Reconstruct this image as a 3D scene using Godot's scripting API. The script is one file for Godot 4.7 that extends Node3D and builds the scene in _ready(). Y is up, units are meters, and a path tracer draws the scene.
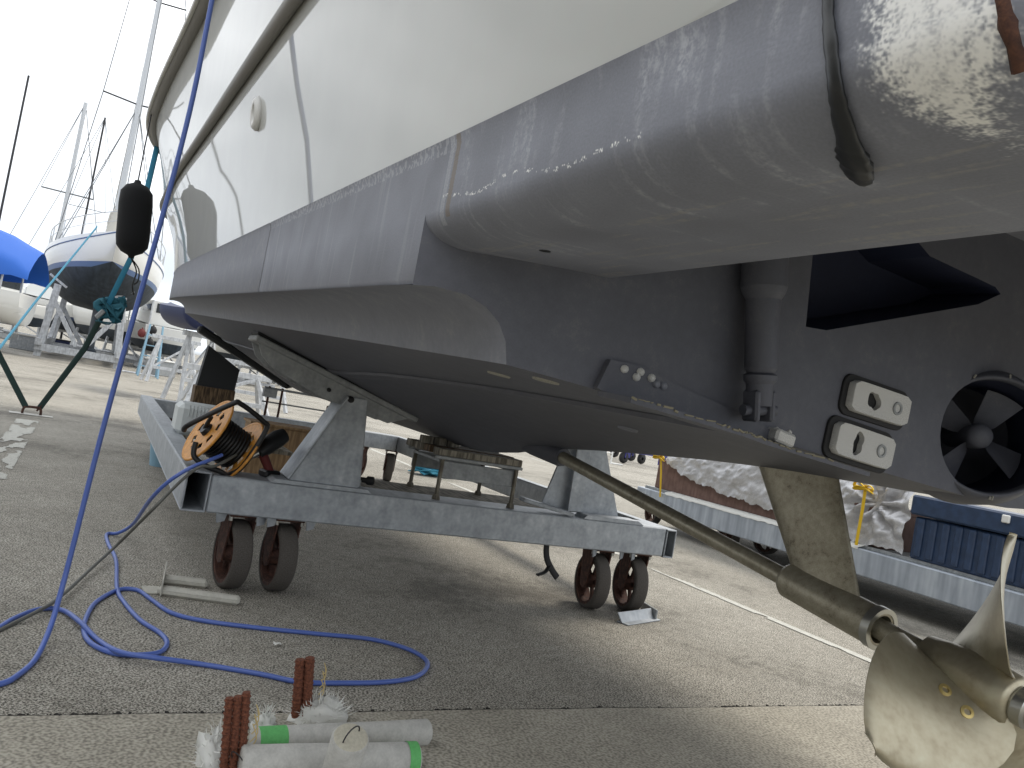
extends Node3D
# A motor yacht on a wheeled steel cradle in a boat yard, seen from under its port quarter.
# World: -Z is the yacht's forward direction, +X its starboard, metres; the lens stands 1 m above the ground.

const F := 800.0
const EYE := Vector3(0, 1.0, 0)
const CX := 1.70          # centre plane of yacht and cradle
const TS := 1.0           # transom stands 1 m ahead of the lens
var cam_basis: Basis
var M := {}
var taken := {}
var rng := RandomNumberGenerator.new()

# ------------------------------------------------------------------ pixel rays
func ray(u: float, v: float) -> Vector3:
	return cam_basis * Vector3((u - 512.0) / F, -(v - 384.0) / F, -1.0)
func on_y(u: float, v: float, y: float) -> Vector3:
	var d := ray(u, v)
	return EYE + d * ((y - EYE.y) / d.y)
func on_x(u: float, v: float, x: float) -> Vector3:
	var d := ray(u, v)
	return EYE + d * (x / d.x)
func on_z(u: float, v: float, z: float) -> Vector3:
	var d := ray(u, v)
	return EYE + d * (z / d.z)

# ------------------------------------------------------------------ mesh helpers
func S() -> SurfaceTool:
	var st := SurfaceTool.new()
	st.begin(Mesh.PRIMITIVE_TRIANGLES)
	st.set_smooth_group(-1)
	return st
func tri(st: SurfaceTool, a: Vector3, b: Vector3, c: Vector3, out: Vector3) -> void:
	# clockwise seen from the side that out points to
	if (c - a).cross(b - a).dot(out) < 0.0:
		var t := b
		b = c
		c = t
	st.add_vertex(a)
	st.add_vertex(b)
	st.add_vertex(c)
func poly(st: SurfaceTool, pts: Array, out: Vector3) -> void:
	for i in range(1, pts.size() - 1):
		tri(st, pts[0], pts[i], pts[i + 1], out)
func box(st: SurfaceTool, c: Vector3, size: Vector3, b := Basis(), ch := 0.004) -> void:
	st.set_smooth_group(-1)
	var h := size * 0.5
	ch = minf(ch, minf(h.x, minf(h.y, h.z)) * 0.6)
	var vt := {}
	for sx in [-1, 1]:
		for sy in [-1, 1]:
			for sz in [-1, 1]:
				for a in 3:
					var p := Vector3(h.x - ch, h.y - ch, h.z - ch)
					p[a] = h[a]
					vt[[a, sx, sy, sz]] = c + b * Vector3(p.x * sx, p.y * sy, p.z * sz)
	for a in 3:
		for s in [-1, 1]:
			var q := []
			for k in [[-1, -1], [1, -1], [1, 1], [-1, 1]]:
				var sg := [0, 0, 0]
				sg[a] = s
				sg[(a + 1) % 3] = k[0]
				sg[(a + 2) % 3] = k[1]
				q.append(vt[[a, sg[0], sg[1], sg[2]]])
			poly(st, q, q[0] + q[2] - 2.0 * c)
	for a in 3:
		var e := (a + 1) % 3
		var f := (a + 2) % 3
		for s1 in [-1, 1]:
			for s2 in [-1, 1]:
				var g := [0, 0, 0]
				g[e] = s1
				g[f] = s2
				var lo := g.duplicate()
				lo[a] = -1
				var hi := g.duplicate()
				hi[a] = 1
				var q := [vt[[e, lo[0], lo[1], lo[2]]], vt[[e, hi[0], hi[1], hi[2]]], vt[[f, hi[0], hi[1], hi[2]]], vt[[f, lo[0], lo[1], lo[2]]]]
				poly(st, q, q[0] + q[2] - 2.0 * c)
	for sx in [-1, 1]:
		for sy in [-1, 1]:
			for sz in [-1, 1]:
				tri(st, vt[[0, sx, sy, sz]], vt[[1, sx, sy, sz]], vt[[2, sx, sy, sz]], vt[[0, sx, sy, sz]] - c)
func bar(st: SurfaceTool, a: Vector3, b: Vector3, w: float, h: float, up := Vector3.UP, ch := 0.003) -> void:
	# a box from a to b, w wide and h high
	var d := (b - a)
	var l := d.length()
	d /= l
	if absf(d.dot(up)) > 0.98:
		up = Vector3.BACK if absf(d.z) < 0.9 else Vector3.RIGHT
	var r := d.cross(up).normalized()
	var u := r.cross(d).normalized()
	box(st, (a + b) * 0.5, Vector3(w, h, l), Basis(r, u, -d), ch)
func prism(st: SurfaceTool, pg: PackedVector2Array, xf: Transform3D, depth: float) -> void:
	# polygon in local XY, pushed along local Z by +-depth/2
	st.set_smooth_group(-1)
	var ids := Geometry2D.triangulate_polygon(pg)
	var n := xf.basis.z.normalized()
	for s in [-1.0, 1.0]:
		for i in range(0, ids.size(), 3):
			var q := []
			for k in 3:
				var p := pg[ids[i + k]]
				q.append(xf * Vector3(p.x, p.y, s * depth * 0.5))
			tri(st, q[0], q[1], q[2], n * s)
	var cw := Geometry2D.is_polygon_clockwise(pg)
	for i in pg.size():
		var p := pg[i]
		var q := pg[(i + 1) % pg.size()]
		var e := (q - p)
		var o2 := Vector2(-e.y, e.x) if cw else Vector2(e.y, -e.x)
		var o := xf.basis * Vector3(o2.x, o2.y, 0)
		poly(st, [xf * Vector3(p.x, p.y, -depth * 0.5), xf * Vector3(q.x, q.y, -depth * 0.5), xf * Vector3(q.x, q.y, depth * 0.5), xf * Vector3(p.x, p.y, depth * 0.5)], o)
func tube(st: SurfaceTool, pts: Array, rad, n := 8, caps := true, squash := 1.0, up := Vector3.UP) -> void:
	var m := pts.size()
	var rings := []
	var d0: Vector3 = (pts[1] - pts[0]).normalized()
	var u: Vector3 = up
	if absf(d0.dot(u)) > 0.95:
		u = Vector3.RIGHT if absf(d0.x) < 0.9 else Vector3.BACK
	for i in m:
		var d: Vector3 = (pts[mini(i + 1, m - 1)] - pts[maxi(i - 1, 0)]).normalized()
		u = (u - d * u.dot(d)).normalized()
		var r := d.cross(u)
		var rr: float = rad[i] if rad is Array else rad
		var ring := []
		for k in n:
			var a := TAU * k / n
			ring.append(pts[i] + r * cos(a) * rr + u * sin(a) * rr * squash)
		rings.append(ring)
	st.set_smooth_group(0)
	for i in m - 1:
		for k in n:
			var k2 := (k + 1) % n
			var o: Vector3 = rings[i][k] + rings[i + 1][k2] - pts[i] - pts[i + 1]
			poly(st, [rings[i][k], rings[i][k2], rings[i + 1][k2], rings[i + 1][k]], o)
	if caps:
		st.set_smooth_group(-1)
		poly(st, rings[0], pts[0] - pts[1])
		poly(st, rings[m - 1], pts[m - 1] - pts[m - 2])
func lathe(st: SurfaceTool, prof: Array, xf: Transform3D, n := 20, smooth := true, closed := false) -> void:
	# profile of (radius, height) turned about local Y; a profile that runs up on its outside
	st.set_smooth_group(0 if smooth else -1)
	var cnt := prof.size() if closed else prof.size() - 1
	for i in cnt:
		var p: Vector2 = prof[i]
		var q: Vector2 = prof[(i + 1) % prof.size()]
		var e := q - p
		if e.length() < 1e-6:
			continue
		if not smooth:
			st.set_smooth_group(i + 1)
		for k in n:
			var a := TAU * k / n
			var b := TAU * (k + 1) / n
			var mid := (a + b) * 0.5
			var o := xf.basis * Vector3(cos(mid) * e.y, -e.x, sin(mid) * e.y)
			var c := [xf * Vector3(cos(a) * p.x, p.y, sin(a) * p.x), xf * Vector3(cos(b) * p.x, p.y, sin(b) * p.x), xf * Vector3(cos(b) * q.x, q.y, sin(b) * q.x), xf * Vector3(cos(a) * q.x, q.y, sin(a) * q.x)]
			if p.x < 1e-5:
				tri(st, c[0], c[2], c[3], o)
			elif q.x < 1e-5:
				tri(st, c[0], c[1], c[2], o)
			else:
				poly(st, c, o)
func loft(st: SurfaceTool, rows: Array, sm: int, flip := false, uvs = null) -> void:
	# rows[i][j]; the front face is where (next row) x (next column) points, or its back if flip
	st.set_smooth_group(sm)
	for i in rows.size() - 1:
		for j in rows[i].size() - 1:
			var ij := [[i, j], [i + 1, j], [i + 1, j + 1], [i, j + 1]]
			var order := [0, 1, 2, 0, 2, 3] if flip else [0, 2, 1, 0, 3, 2]
			for k in order:
				var a: Array = ij[k]
				if uvs != null:
					st.set_uv(uvs[a[0]][a[1]])
				st.add_vertex(rows[a[0]][a[1]])
func frame(o: Vector3, y: Vector3, hint := Vector3.BACK) -> Transform3D:
	# axes with local Y along y
	y = y.normalized()
	if absf(y.dot(hint)) > 0.97:
		hint = Vector3.RIGHT
	var x := y.cross(hint).normalized()
	return Transform3D(Basis(x, y, x.cross(y).normalized()), o)
func smooth_path(pts: Array, step := 6) -> Array:
	var out := []
	for i in pts.size() - 1:
		var p0: Vector3 = pts[maxi(i - 1, 0)]
		var p3: Vector3 = pts[mini(i + 2, pts.size() - 1)]
		for k in step:
			out.append(pts[i].cubic_interpolate(pts[i + 1], p0, p3, float(k) / step))
	out.append(pts[-1])
	return out
func lerp_table(t: Array, x: float) -> float:
	if x <= t[0][0]:
		return t[0][1]
	for i in t.size() - 1:
		if x <= t[i + 1][0]:
			var k: float = (x - t[i][0]) / (t[i + 1][0] - t[i][0])
			var m0: float = (t[i + 1][1] - t[maxi(i - 1, 0)][1]) / (t[i + 1][0] - t[maxi(i - 1, 0)][0])
			var m1: float = (t[mini(i + 2, t.size() - 1)][1] - t[i][1]) / (t[mini(i + 2, t.size() - 1)][0] - t[i][0])
			var w: float = t[i + 1][0] - t[i][0]
			return hermite(t[i][1], m0 * w, t[i + 1][1], m1 * w, k)
	return t[-1][1]
func hermite(a: float, m0: float, b: float, m1: float, k: float) -> float:
	return (2 * k * k * k - 3 * k * k + 1) * a + (k * k * k - 2 * k * k + k) * m0 + (-2 * k * k * k + 3 * k * k) * b + (k * k * k - k * k) * m1

# ------------------------------------------------------------------ nodes
func numbered(called: String) -> String:
	if not taken.has(called):
		taken[called] = 0
		return called
	taken[called] += 1
	return "%s_%03d" % [called, taken[called]]
func thing(called: String, label: String, category: String, at := Vector3.ZERO, group := "") -> Node3D:
	var o := Node3D.new()
	o.name = numbered(called)
	add_child(o)
	o.position = at
	tag(o, label, category, group)
	return o
func tag(o: Node, label: String, category: String, group := "") -> void:
	o.set_meta("label", label)
	o.set_meta("category", category)
	if group != "":
		o.set_meta("group", group)
func part(called: String, st: SurfaceTool, m: Material, parent: Node3D, local := false) -> MeshInstance3D:
	# geometry is given in world axes unless local; a thing's node stands at its base
	st.generate_normals()
	var o := MeshInstance3D.new()
	o.mesh = st.commit()
	o.material_override = m
	o.name = called
	parent.add_child(o, true)
	if not local and parent.get_parent() == self:
		o.position = -parent.position
	return o
func struct(called: String, st: SurfaceTool, m: Material) -> MeshInstance3D:
	st.generate_normals()
	var o := MeshInstance3D.new()
	o.mesh = st.commit()
	o.material_override = m
	o.name = numbered(called)
	add_child(o)
	o.set_meta("kind", "structure")
	return o

# ------------------------------------------------------------------ textures and materials
func noise_bytes(n: int, sd: int, freq: float, oct: int, kind := FastNoiseLite.TYPE_SIMPLEX_SMOOTH, stretch := 1.0) -> PackedByteArray:
	var fn := FastNoiseLite.new()
	fn.seed = sd
	fn.noise_type = kind
	fn.frequency = freq
	fn.fractal_octaves = oct
	fn.fractal_type = FastNoiseLite.FRACTAL_FBM if oct > 1 else FastNoiseLite.FRACTAL_NONE
	var im: Image
	if stretch != 1.0:
		im = fn.get_seamless_image(n, maxi(8, int(n / stretch)), false, false, 0.1)
		im.resize(n, n, Image.INTERPOLATE_CUBIC)
	else:
		im = fn.get_seamless_image(n, n, false, false, 0.1)
	im.convert(Image.FORMAT_L8)
	return im.get_data()
func ramp_tex(n: int, layers: Array, stops: Array) -> Array:
	# layers: [bytes, weight]; stops: [value 0..1, Color]; returns [colour texture, height texture]
	var lut := PackedByteArray()
	lut.resize(768)
	for i in 256:
		var t := i / 255.0
		var c: Color = stops[0][1]
		for k in stops.size() - 1:
			if t >= stops[k][0]:
				c = stops[k][1].lerp(stops[k + 1][1], clampf((t - stops[k][0]) / (stops[k + 1][0] - stops[k][0]), 0, 1))
		lut[i * 3] = int(c.r * 255)
		lut[i * 3 + 1] = int(c.g * 255)
		lut[i * 3 + 2] = int(c.b * 255)
	var rgbd := PackedByteArray()
	rgbd.resize(n * n * 3)
	var g := PackedByteArray()
	g.resize(n * n)
	for p in n * n:
		var v := 0.0
		for l in layers:
			v += l[0][p] * l[1]
		var b := clampi(int(v), 0, 255)
		g[p] = b
		rgbd[p * 3] = lut[b * 3]
		rgbd[p * 3 + 1] = lut[b * 3 + 1]
		rgbd[p * 3 + 2] = lut[b * 3 + 2]
	var a := Image.create_from_data(n, n, false, Image.FORMAT_RGB8, rgbd)
	var h := Image.create_from_data(n, n, false, Image.FORMAT_L8, g)
	return [ImageTexture.create_from_image(a), ImageTexture.create_from_image(h)]
func G(v: float, warm := 0.0) -> Color:
	return Color(v + warm, v, v - warm)
func mat(col: Color, rough: float, metal := 0.0, tx = null, tile := 1.0, bump := 0.0) -> StandardMaterial3D:
	var m := StandardMaterial3D.new()
	m.albedo_color = col
	m.roughness = rough
	m.metallic = metal
	m.metallic_specular = 0.5
	if tx != null:
		m.albedo_texture = tx[0]
		m.uv1_triplanar = true
		m.uv1_world_triplanar = true
		m.uv1_triplanar_sharpness = 4.0
		m.uv1_scale = Vector3.ONE / tile
		if bump != 0.0:
			m.heightmap_enabled = true
			m.heightmap_texture = tx[1]
			m.heightmap_scale = bump
	return m
func make_materials() -> void:
	var n1 := noise_bytes(512, 1, 0.012, 4)
	var n2 := noise_bytes(512, 2, 0.06, 3)
	var n3 := noise_bytes(512, 3, 0.3, 2)
	var n4 := noise_bytes(512, 4, 0.035, 3, FastNoiseLite.TYPE_SIMPLEX_SMOOTH, 8.0)
	var n5 := noise_bytes(512, 5, 0.09, 1, FastNoiseLite.TYPE_CELLULAR)
	var n6 := noise_bytes(512, 6, 0.02, 5)
	# zinc: cloudy spangle with run marks
	var galv := ramp_tex(512, [[n1, 0.45], [n2, 0.3], [n4, 0.25]], [[0.2, Color(0.54, 0.56, 0.58)], [0.45, Color(0.61, 0.63, 0.65)], [0.6, Color(0.65, 0.67, 0.69)], [0.8, Color(0.73, 0.74, 0.75)]])
	M.galv = mat(Color(1, 1, 1), 0.5, 0.25, galv, 0.9, 0.008)
	M.galv_dull = mat(Color(0.93, 0.92, 0.90), 0.65, 0.1, galv, 0.7, 0.01)
	var galv2 := ramp_tex(512, [[n1, 0.3], [n4, 0.7]], [[0.25, Color(0.60, 0.63, 0.67)], [0.5, Color(0.67, 0.70, 0.74)], [0.75, Color(0.74, 0.77, 0.80)]])
	M.galv_run = mat(Color(1, 1, 1), 0.45, 0.3, galv2, 1.6, 0.006)
	# dull hull paint with scuffs
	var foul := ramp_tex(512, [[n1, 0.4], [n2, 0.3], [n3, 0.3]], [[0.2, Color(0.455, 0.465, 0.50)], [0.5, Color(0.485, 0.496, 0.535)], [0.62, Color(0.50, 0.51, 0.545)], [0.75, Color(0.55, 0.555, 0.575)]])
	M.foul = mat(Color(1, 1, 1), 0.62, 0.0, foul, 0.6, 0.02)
	M.foul_dark_shade = mat(Color(0.70, 0.70, 0.715), 0.6, 0.0, foul, 0.6, 0.02)  # foul darkened: darker bottom paint, and the transom's deep shade put into the colour
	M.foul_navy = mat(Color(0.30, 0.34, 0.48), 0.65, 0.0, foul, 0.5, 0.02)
	var bare := ramp_tex(512, [[n3, 0.6], [n2, 0.4]], [[0.3, Color(0.66, 0.66, 0.65)], [0.6, Color(0.82, 0.82, 0.81)], [0.8, Color(0.88, 0.88, 0.87)]])
	M.zinc = mat(Color(1, 1, 1), 0.75, 0.0, bare, 0.08, 0.03)
	M.white_flake = mat(Color(0.78, 0.77, 0.74), 0.9, 0.0, bare, 0.1, 0.1)
	var gel := ramp_tex(512, [[n1, 0.5], [n6, 0.5]], [[0.2, Color(0.61, 0.612, 0.588)], [0.8, Color(0.64, 0.642, 0.618)]])
	M.gel = mat(Color(1, 1, 1), 0.5, 0.0, gel, 3.0)
	M.gel.clearcoat_enabled = true
	M.gel.clearcoat = 0.6
	M.gel.clearcoat_roughness = 0.02
	M.rail = mat(Color(0.53, 0.52, 0.50), 0.55, 0.0, foul, 0.8)
	M.rail.albedo_texture = null
	M.rail_light = mat(Color(0.74, 0.73, 0.70), 0.4)
	# bronze
	var brz := ramp_tex(512, [[n1, 0.45], [n2, 0.3], [n6, 0.25]], [[0.2, Color(0.62, 0.58, 0.49)], [0.42, Color(0.69, 0.655, 0.565)], [0.58, Color(0.72, 0.69, 0.60)], [0.8, Color(0.75, 0.735, 0.645)]])
	M.bronze = mat(Color(1, 1, 1), 0.38, 0.65, brz, 0.6, 0.004)
	var shf := ramp_tex(512, [[n1, 0.35], [n2, 0.35], [n3, 0.3]], [[0.2, Color(0.44, 0.41, 0.35)], [0.33, Color(0.60, 0.575, 0.505)], [0.55, Color(0.67, 0.645, 0.575)], [0.8, Color(0.74, 0.72, 0.65)]])
	M.shaft = mat(Color(1, 1, 1), 0.4, 0.5, shf, 0.7, 0.004)
	M.brass = mat(Color(0.80, 0.72, 0.48), 0.4, 0.7)
	M.steel = mat(Color(0.72, 0.72, 0.70), 0.3, 0.9)
	# rust and rubber
	var rust := ramp_tex(512, [[n1, 0.4], [n2, 0.35], [n3, 0.25]], [[0.25, Color(0.17, 0.11, 0.09)], [0.5, Color(0.29, 0.19, 0.16)], [0.75, Color(0.42, 0.28, 0.21)]])
	M.rust = mat(Color(1, 1, 1), 0.85, 0.05, rust, 0.25, 0.1)
	M.rust_bar = mat(Color(1.0, 0.92, 0.88), 0.9, 0.0, ramp_tex(512, [[n1, 0.4], [n2, 0.35], [n3, 0.25]], [[0.25, Color(0.26, 0.15, 0.12)], [0.5, Color(0.42, 0.26, 0.20)], [0.75, Color(0.56, 0.37, 0.28)]]), 0.06, 0.02)
	M.rust_bar.albedo_color = Color(1, 0.95, 0.9)
	var rub := ramp_tex(512, [[n2, 0.5], [n3, 0.5]], [[0.3, Color(0.24, 0.225, 0.21)], [0.7, Color(0.37, 0.35, 0.33)]])
	M.tyre = mat(Color(1, 1, 1), 0.9, 0.0, rub, 0.2, 0.08)
	M.rubber = mat(Color(0.11, 0.11, 0.115), 0.7, 0.0)
	M.black = mat(Color(0.07, 0.07, 0.075), 0.45)
	M.pad = mat(Color(0.17, 0.18, 0.19), 0.75, 0.0, rub, 0.3)
	M.pad.albedo_texture = null
	# wood
	var wood := ramp_tex(512, [[n4, 0.75], [n3, 0.25]], [[0.25, Color(0.22, 0.17, 0.12)], [0.5, Color(0.36, 0.29, 0.21)], [0.75, Color(0.48, 0.40, 0.30)]])
	M.wood = mat(Color(1, 1, 1), 0.85, 0.0, wood, 0.35, 0.1)
	M.wood_grey = mat(Color(1.0, 1.0, 1.0), 0.9, 0.0, ramp_tex(512, [[n4, 0.75], [n3, 0.25]], [[0.25, Color(0.36, 0.34, 0.30)], [0.5, Color(0.50, 0.48, 0.43)], [0.75, Color(0.60, 0.57, 0.52)]]), 0.4, 0.1)
	M.ply = mat(Color(1, 1, 1), 0.8, 0.0, ramp_tex(512, [[n4, 0.8], [n3, 0.2]], [[0.25, Color(0.50, 0.40, 0.29)], [0.75, Color(0.66, 0.55, 0.41)]]), 0.6, 0.03)
	M.crate = mat(Color(1, 1, 1), 0.8, 0.0, ramp_tex(512, [[n1, 0.5], [n4, 0.5]], [[0.25, Color(0.40, 0.31, 0.28)], [0.75, Color(0.50, 0.395, 0.36)]]), 0.8, 0.03)
	# cast concrete
	var conc := ramp_tex(512, [[n1, 0.4], [n2, 0.3], [n3, 0.3]], [[0.25, Color(0.66, 0.655, 0.635)], [0.5, Color(0.72, 0.715, 0.695)], [0.75, Color(0.77, 0.765, 0.74)]])
	M.cast = mat(Color(1, 1, 1), 0.9, 0.0, conc, 0.25, 0.01)
	M.cast_cut = mat(Color(1.0, 0.98, 0.92), 0.95, 0.0, conc, 0.07, 0.1)
	M.green = mat(Color(0.30, 0.72, 0.33), 0.7, 0.0, conc, 0.1)
	M.green.albedo_color = Color(0.55, 0.98, 0.60)
	M.fibre = mat(Color(0.86, 0.86, 0.84), 0.8)
	M.fibre.backlight_enabled = true
	M.fibre.backlight = Color(0.3, 0.3, 0.3)
	M.twine = mat(Color(0.78, 0.70, 0.50), 0.9)
	# plastics, cloth
	M.cord = mat(Color(0.32, 0.41, 0.69), 0.4)
	M.cord_grey = mat(Color(0.36, 0.36, 0.34), 0.6)
	M.orange = mat(Color(0.83, 0.58, 0.24), 0.5, 0.0, ramp_tex(512, [[n1, 0.6], [n3, 0.4]], [[0.3, Color(0.86, 0.84, 0.8)], [0.7, Color(1, 1, 1)]]), 0.2)
	M.cooler = mat(Color(0.77, 0.79, 0.79), 0.55)
	M.bin_blue = mat(Color(0.17, 0.25, 0.37), 0.5, 0.0, ramp_tex(512, [[n1, 0.6], [n3, 0.4]], [[0.3, Color(0.84, 0.84, 0.84)], [0.7, Color(1, 1, 1)]]), 0.5)
	M.bucket = mat(Color(0.50, 0.64, 0.72), 0.5)
	M.red = mat(Color(0.40, 0.15, 0.14), 0.7)
	M.teal = mat(Color(0.13, 0.36, 0.42), 0.8)
	M.teal_light = mat(Color(0.20, 0.50, 0.62), 0.8)
	M.strap_dark = mat(Color(0.14, 0.23, 0.22), 0.8)
	M.turquoise = mat(Color(0.30, 0.62, 0.72), 0.7)
	M.fender = mat(Color(0.065, 0.07, 0.085), 0.95, 0.0, ramp_tex(512, [[n3, 1.0]], [[0.3, Color(0.8, 0.8, 0.8)], [0.7, Color(1, 1, 1)]]), 0.15, 0.06)
	M.fender.rim_enabled = true
	M.fender.rim = 0.4
	M.foil = mat(Color(0.80, 0.80, 0.81), 0.42, 0.4, ramp_tex(512, [[n2, 0.6], [n3, 0.4]], [[0.3, Color(0.9, 0.9, 0.9)], [0.7, Color(1, 1, 1)]]), 0.5, 0.04)
	M.yellow = mat(Color(0.85, 0.70, 0.12), 0.7)
	M.white = mat(Color(0.86, 0.86, 0.85), 0.5)
	M.white_stand = mat(Color(0.80, 0.81, 0.82), 0.6, 0.0, ramp_tex(512, [[n1, 0.5], [n4, 0.5]], [[0.25, Color(0.82, 0.82, 0.82)], [0.7, Color(1, 1, 1)]]), 1.0)
	M.boat_white = mat(Color(0.88, 0.88, 0.865), 0.3)
	M.boat_blue = mat(Color(0.20, 0.27, 0.40), 0.4)
	M.boat_bottom = mat(Color(0.23, 0.27, 0.31), 0.75, 0.0, ramp_tex(512, [[n1, 0.6], [n4, 0.4]], [[0.25, Color(0.7, 0.7, 0.7)], [0.7, Color(1, 1, 1)]]), 2.0)
	M.stripe = mat(Color(0.36, 0.45, 0.60), 0.5)
	M.glass_dark = mat(Color(0.07, 0.09, 0.10), 0.1)
	M.tarp_blue = mat(Color(0.09, 0.36, 0.72), 0.6)
	M.navy = mat(Color(0.12, 0.16, 0.30), 0.55)
	M.purple = mat(Color(0.20, 0.20, 0.46), 0.5)
	M.alu = mat(Color(0.74, 0.75, 0.76), 0.4, 0.6)
	M.canvas = mat(Color(0.70, 0.69, 0.66), 0.9)
	M.wire = mat(Color(0.45, 0.46, 0.47), 0.4, 0.6)
	M.dark_wire = mat(Color(0.16, 0.16, 0.17), 0.5)
	M.chip = mat(Color(0.52, 0.50, 0.43), 0.9)
	M.chock = mat(Color(1.0, 0.995, 0.97), 0.7, 0.0, conc, 0.4)
	M.tar = mat(Color(0.10, 0.11, 0.12), 0.4)

func ground_material() -> StandardMaterial3D:
	# aggregate speckle (fine, tiled) times stains (coarse, one sheet 24 m wide)
	var a := noise_bytes(1024, 21, 0.11, 2)
	var b := noise_bytes(1024, 22, 0.30, 1)
	var c := noise_bytes(1024, 23, 0.02, 3)
	var fine := ramp_tex(1024, [[a, 0.55], [b, 0.35], [c, 0.1]], [[0.28, Color(0.30, 0.295, 0.285)], [0.42, Color(0.58, 0.57, 0.55)], [0.5, Color(0.80, 0.79, 0.77)], [0.58, Color(0.95, 0.945, 0.93)], [0.66, Color(1, 1, 1)]])
	var d := noise_bytes(1024, 24, 0.006, 5)
	var e := noise_bytes(1024, 25, 0.03, 4)
	var f := noise_bytes(1024, 26, 0.15, 3)
	var coarse := ramp_tex(1024, [[d, 0.5], [e, 0.3], [f, 0.2]], [[0.22, Color(0.53, 0.515, 0.485)], [0.36, Color(0.63, 0.615, 0.58)], [0.42, Color(0.695, 0.68, 0.645)], [0.6, Color(0.74, 0.725, 0.69)], [0.8, Color(0.795, 0.78, 0.745)]])
	var m := mat(Color(1, 1, 1), 0.92, 0.0, coarse, 17.0)
	m.detail_enabled = true
	m.detail_albedo = fine[0]
	m.detail_blend_mode = BaseMaterial3D.BLEND_MODE_MUL
	m.detail_uv_layer = BaseMaterial3D.DETAIL_UV_2
	m.uv2_triplanar = true
	m.uv2_world_triplanar = true
	m.uv2_scale = Vector3.ONE / 1.13
	M.ground_fine = fine
	M.ground_coarse = coarse
	return m

# ------------------------------------------------------------------ the yacht
func chine_x(s: float) -> float:
	var d := maxf(0.0, s - 5.0)
	return 0.36 + 0.009 * d * d + 0.00043 * d * d * d * d
func chine_y(s: float) -> float:
	return 1.146 + 0.040 * (s - TS) + 0.02 * pow(maxf(0.0, s - 7.5), 2.0)
func paint_y(s: float) -> float:
	return 1.343 + 0.0435 * (s - TS) + 0.012 * pow(maxf(0.0, s - 8.0), 2.0)
func rail_y(s: float) -> float:
	return 1.945 + 0.06 * (s - 2.14)
func gun_y(s: float) -> float:
	return 2.60 + 0.06 * s
func keel_y(s: float) -> float:
	return lerp_table([[TS, 0.985], [1.6, 0.972], [1.95, 0.955], [2.8, 0.88], [3.2, 0.81], [3.6, 0.775], [4.5, 0.78], [6.0, 0.80], [8.3, 0.86], [9.6, 1.15], [10.6, 1.75], [11.4, 2.5]], s)
func rail_x(s: float) -> float:
	return chine_x(s) - lerp_table([[0.0, 0.045], [2.14, 0.07], [7.0, 0.15], [9.0, 0.30], [11.0, 0.45]], s)
func gun_x(s: float) -> float:
	return chine_x(s) - lerp_table([[0.0, 0.10], [4.66, 0.18], [7.0, 0.32], [9.0, 0.52], [10.5, 0.66], [12.0, 0.7]], s)
func topside_row(s: float) -> Array:
	# from the painted edge up to the gunwale
	var xa := chine_x(s)
	var r := []
	var yp := paint_y(s)
	var yr := rail_y(s)
	var yg := gun_y(s)
	for k in 9:
		var t := k / 8.0
		var y := lerpf(yp, yg, t)
		var x: float
		if y < yr:
			var q := (y - yp) / (yr - yp)
			x = lerpf(xa, rail_x(s), lerpf(q, q * q, 0.5))
		else:
			var q := (y - yr) / (yg - yr)
			x = lerpf(rail_x(s), gun_x(s), lerpf(q, q * q, 0.35))
		r.append(Vector3(minf(x, CX), y, -s))
	return r
func mirror(p: Vector3) -> Vector3:
	return Vector3(2.0 * CX - p.x, p.y, p.z)
func mirrored(rows: Array) -> Array:
	var out := []
	for r in rows:
		var q := []
		for p in r:
			q.append(mirror(p))
		out.append(q)
	return out
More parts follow.
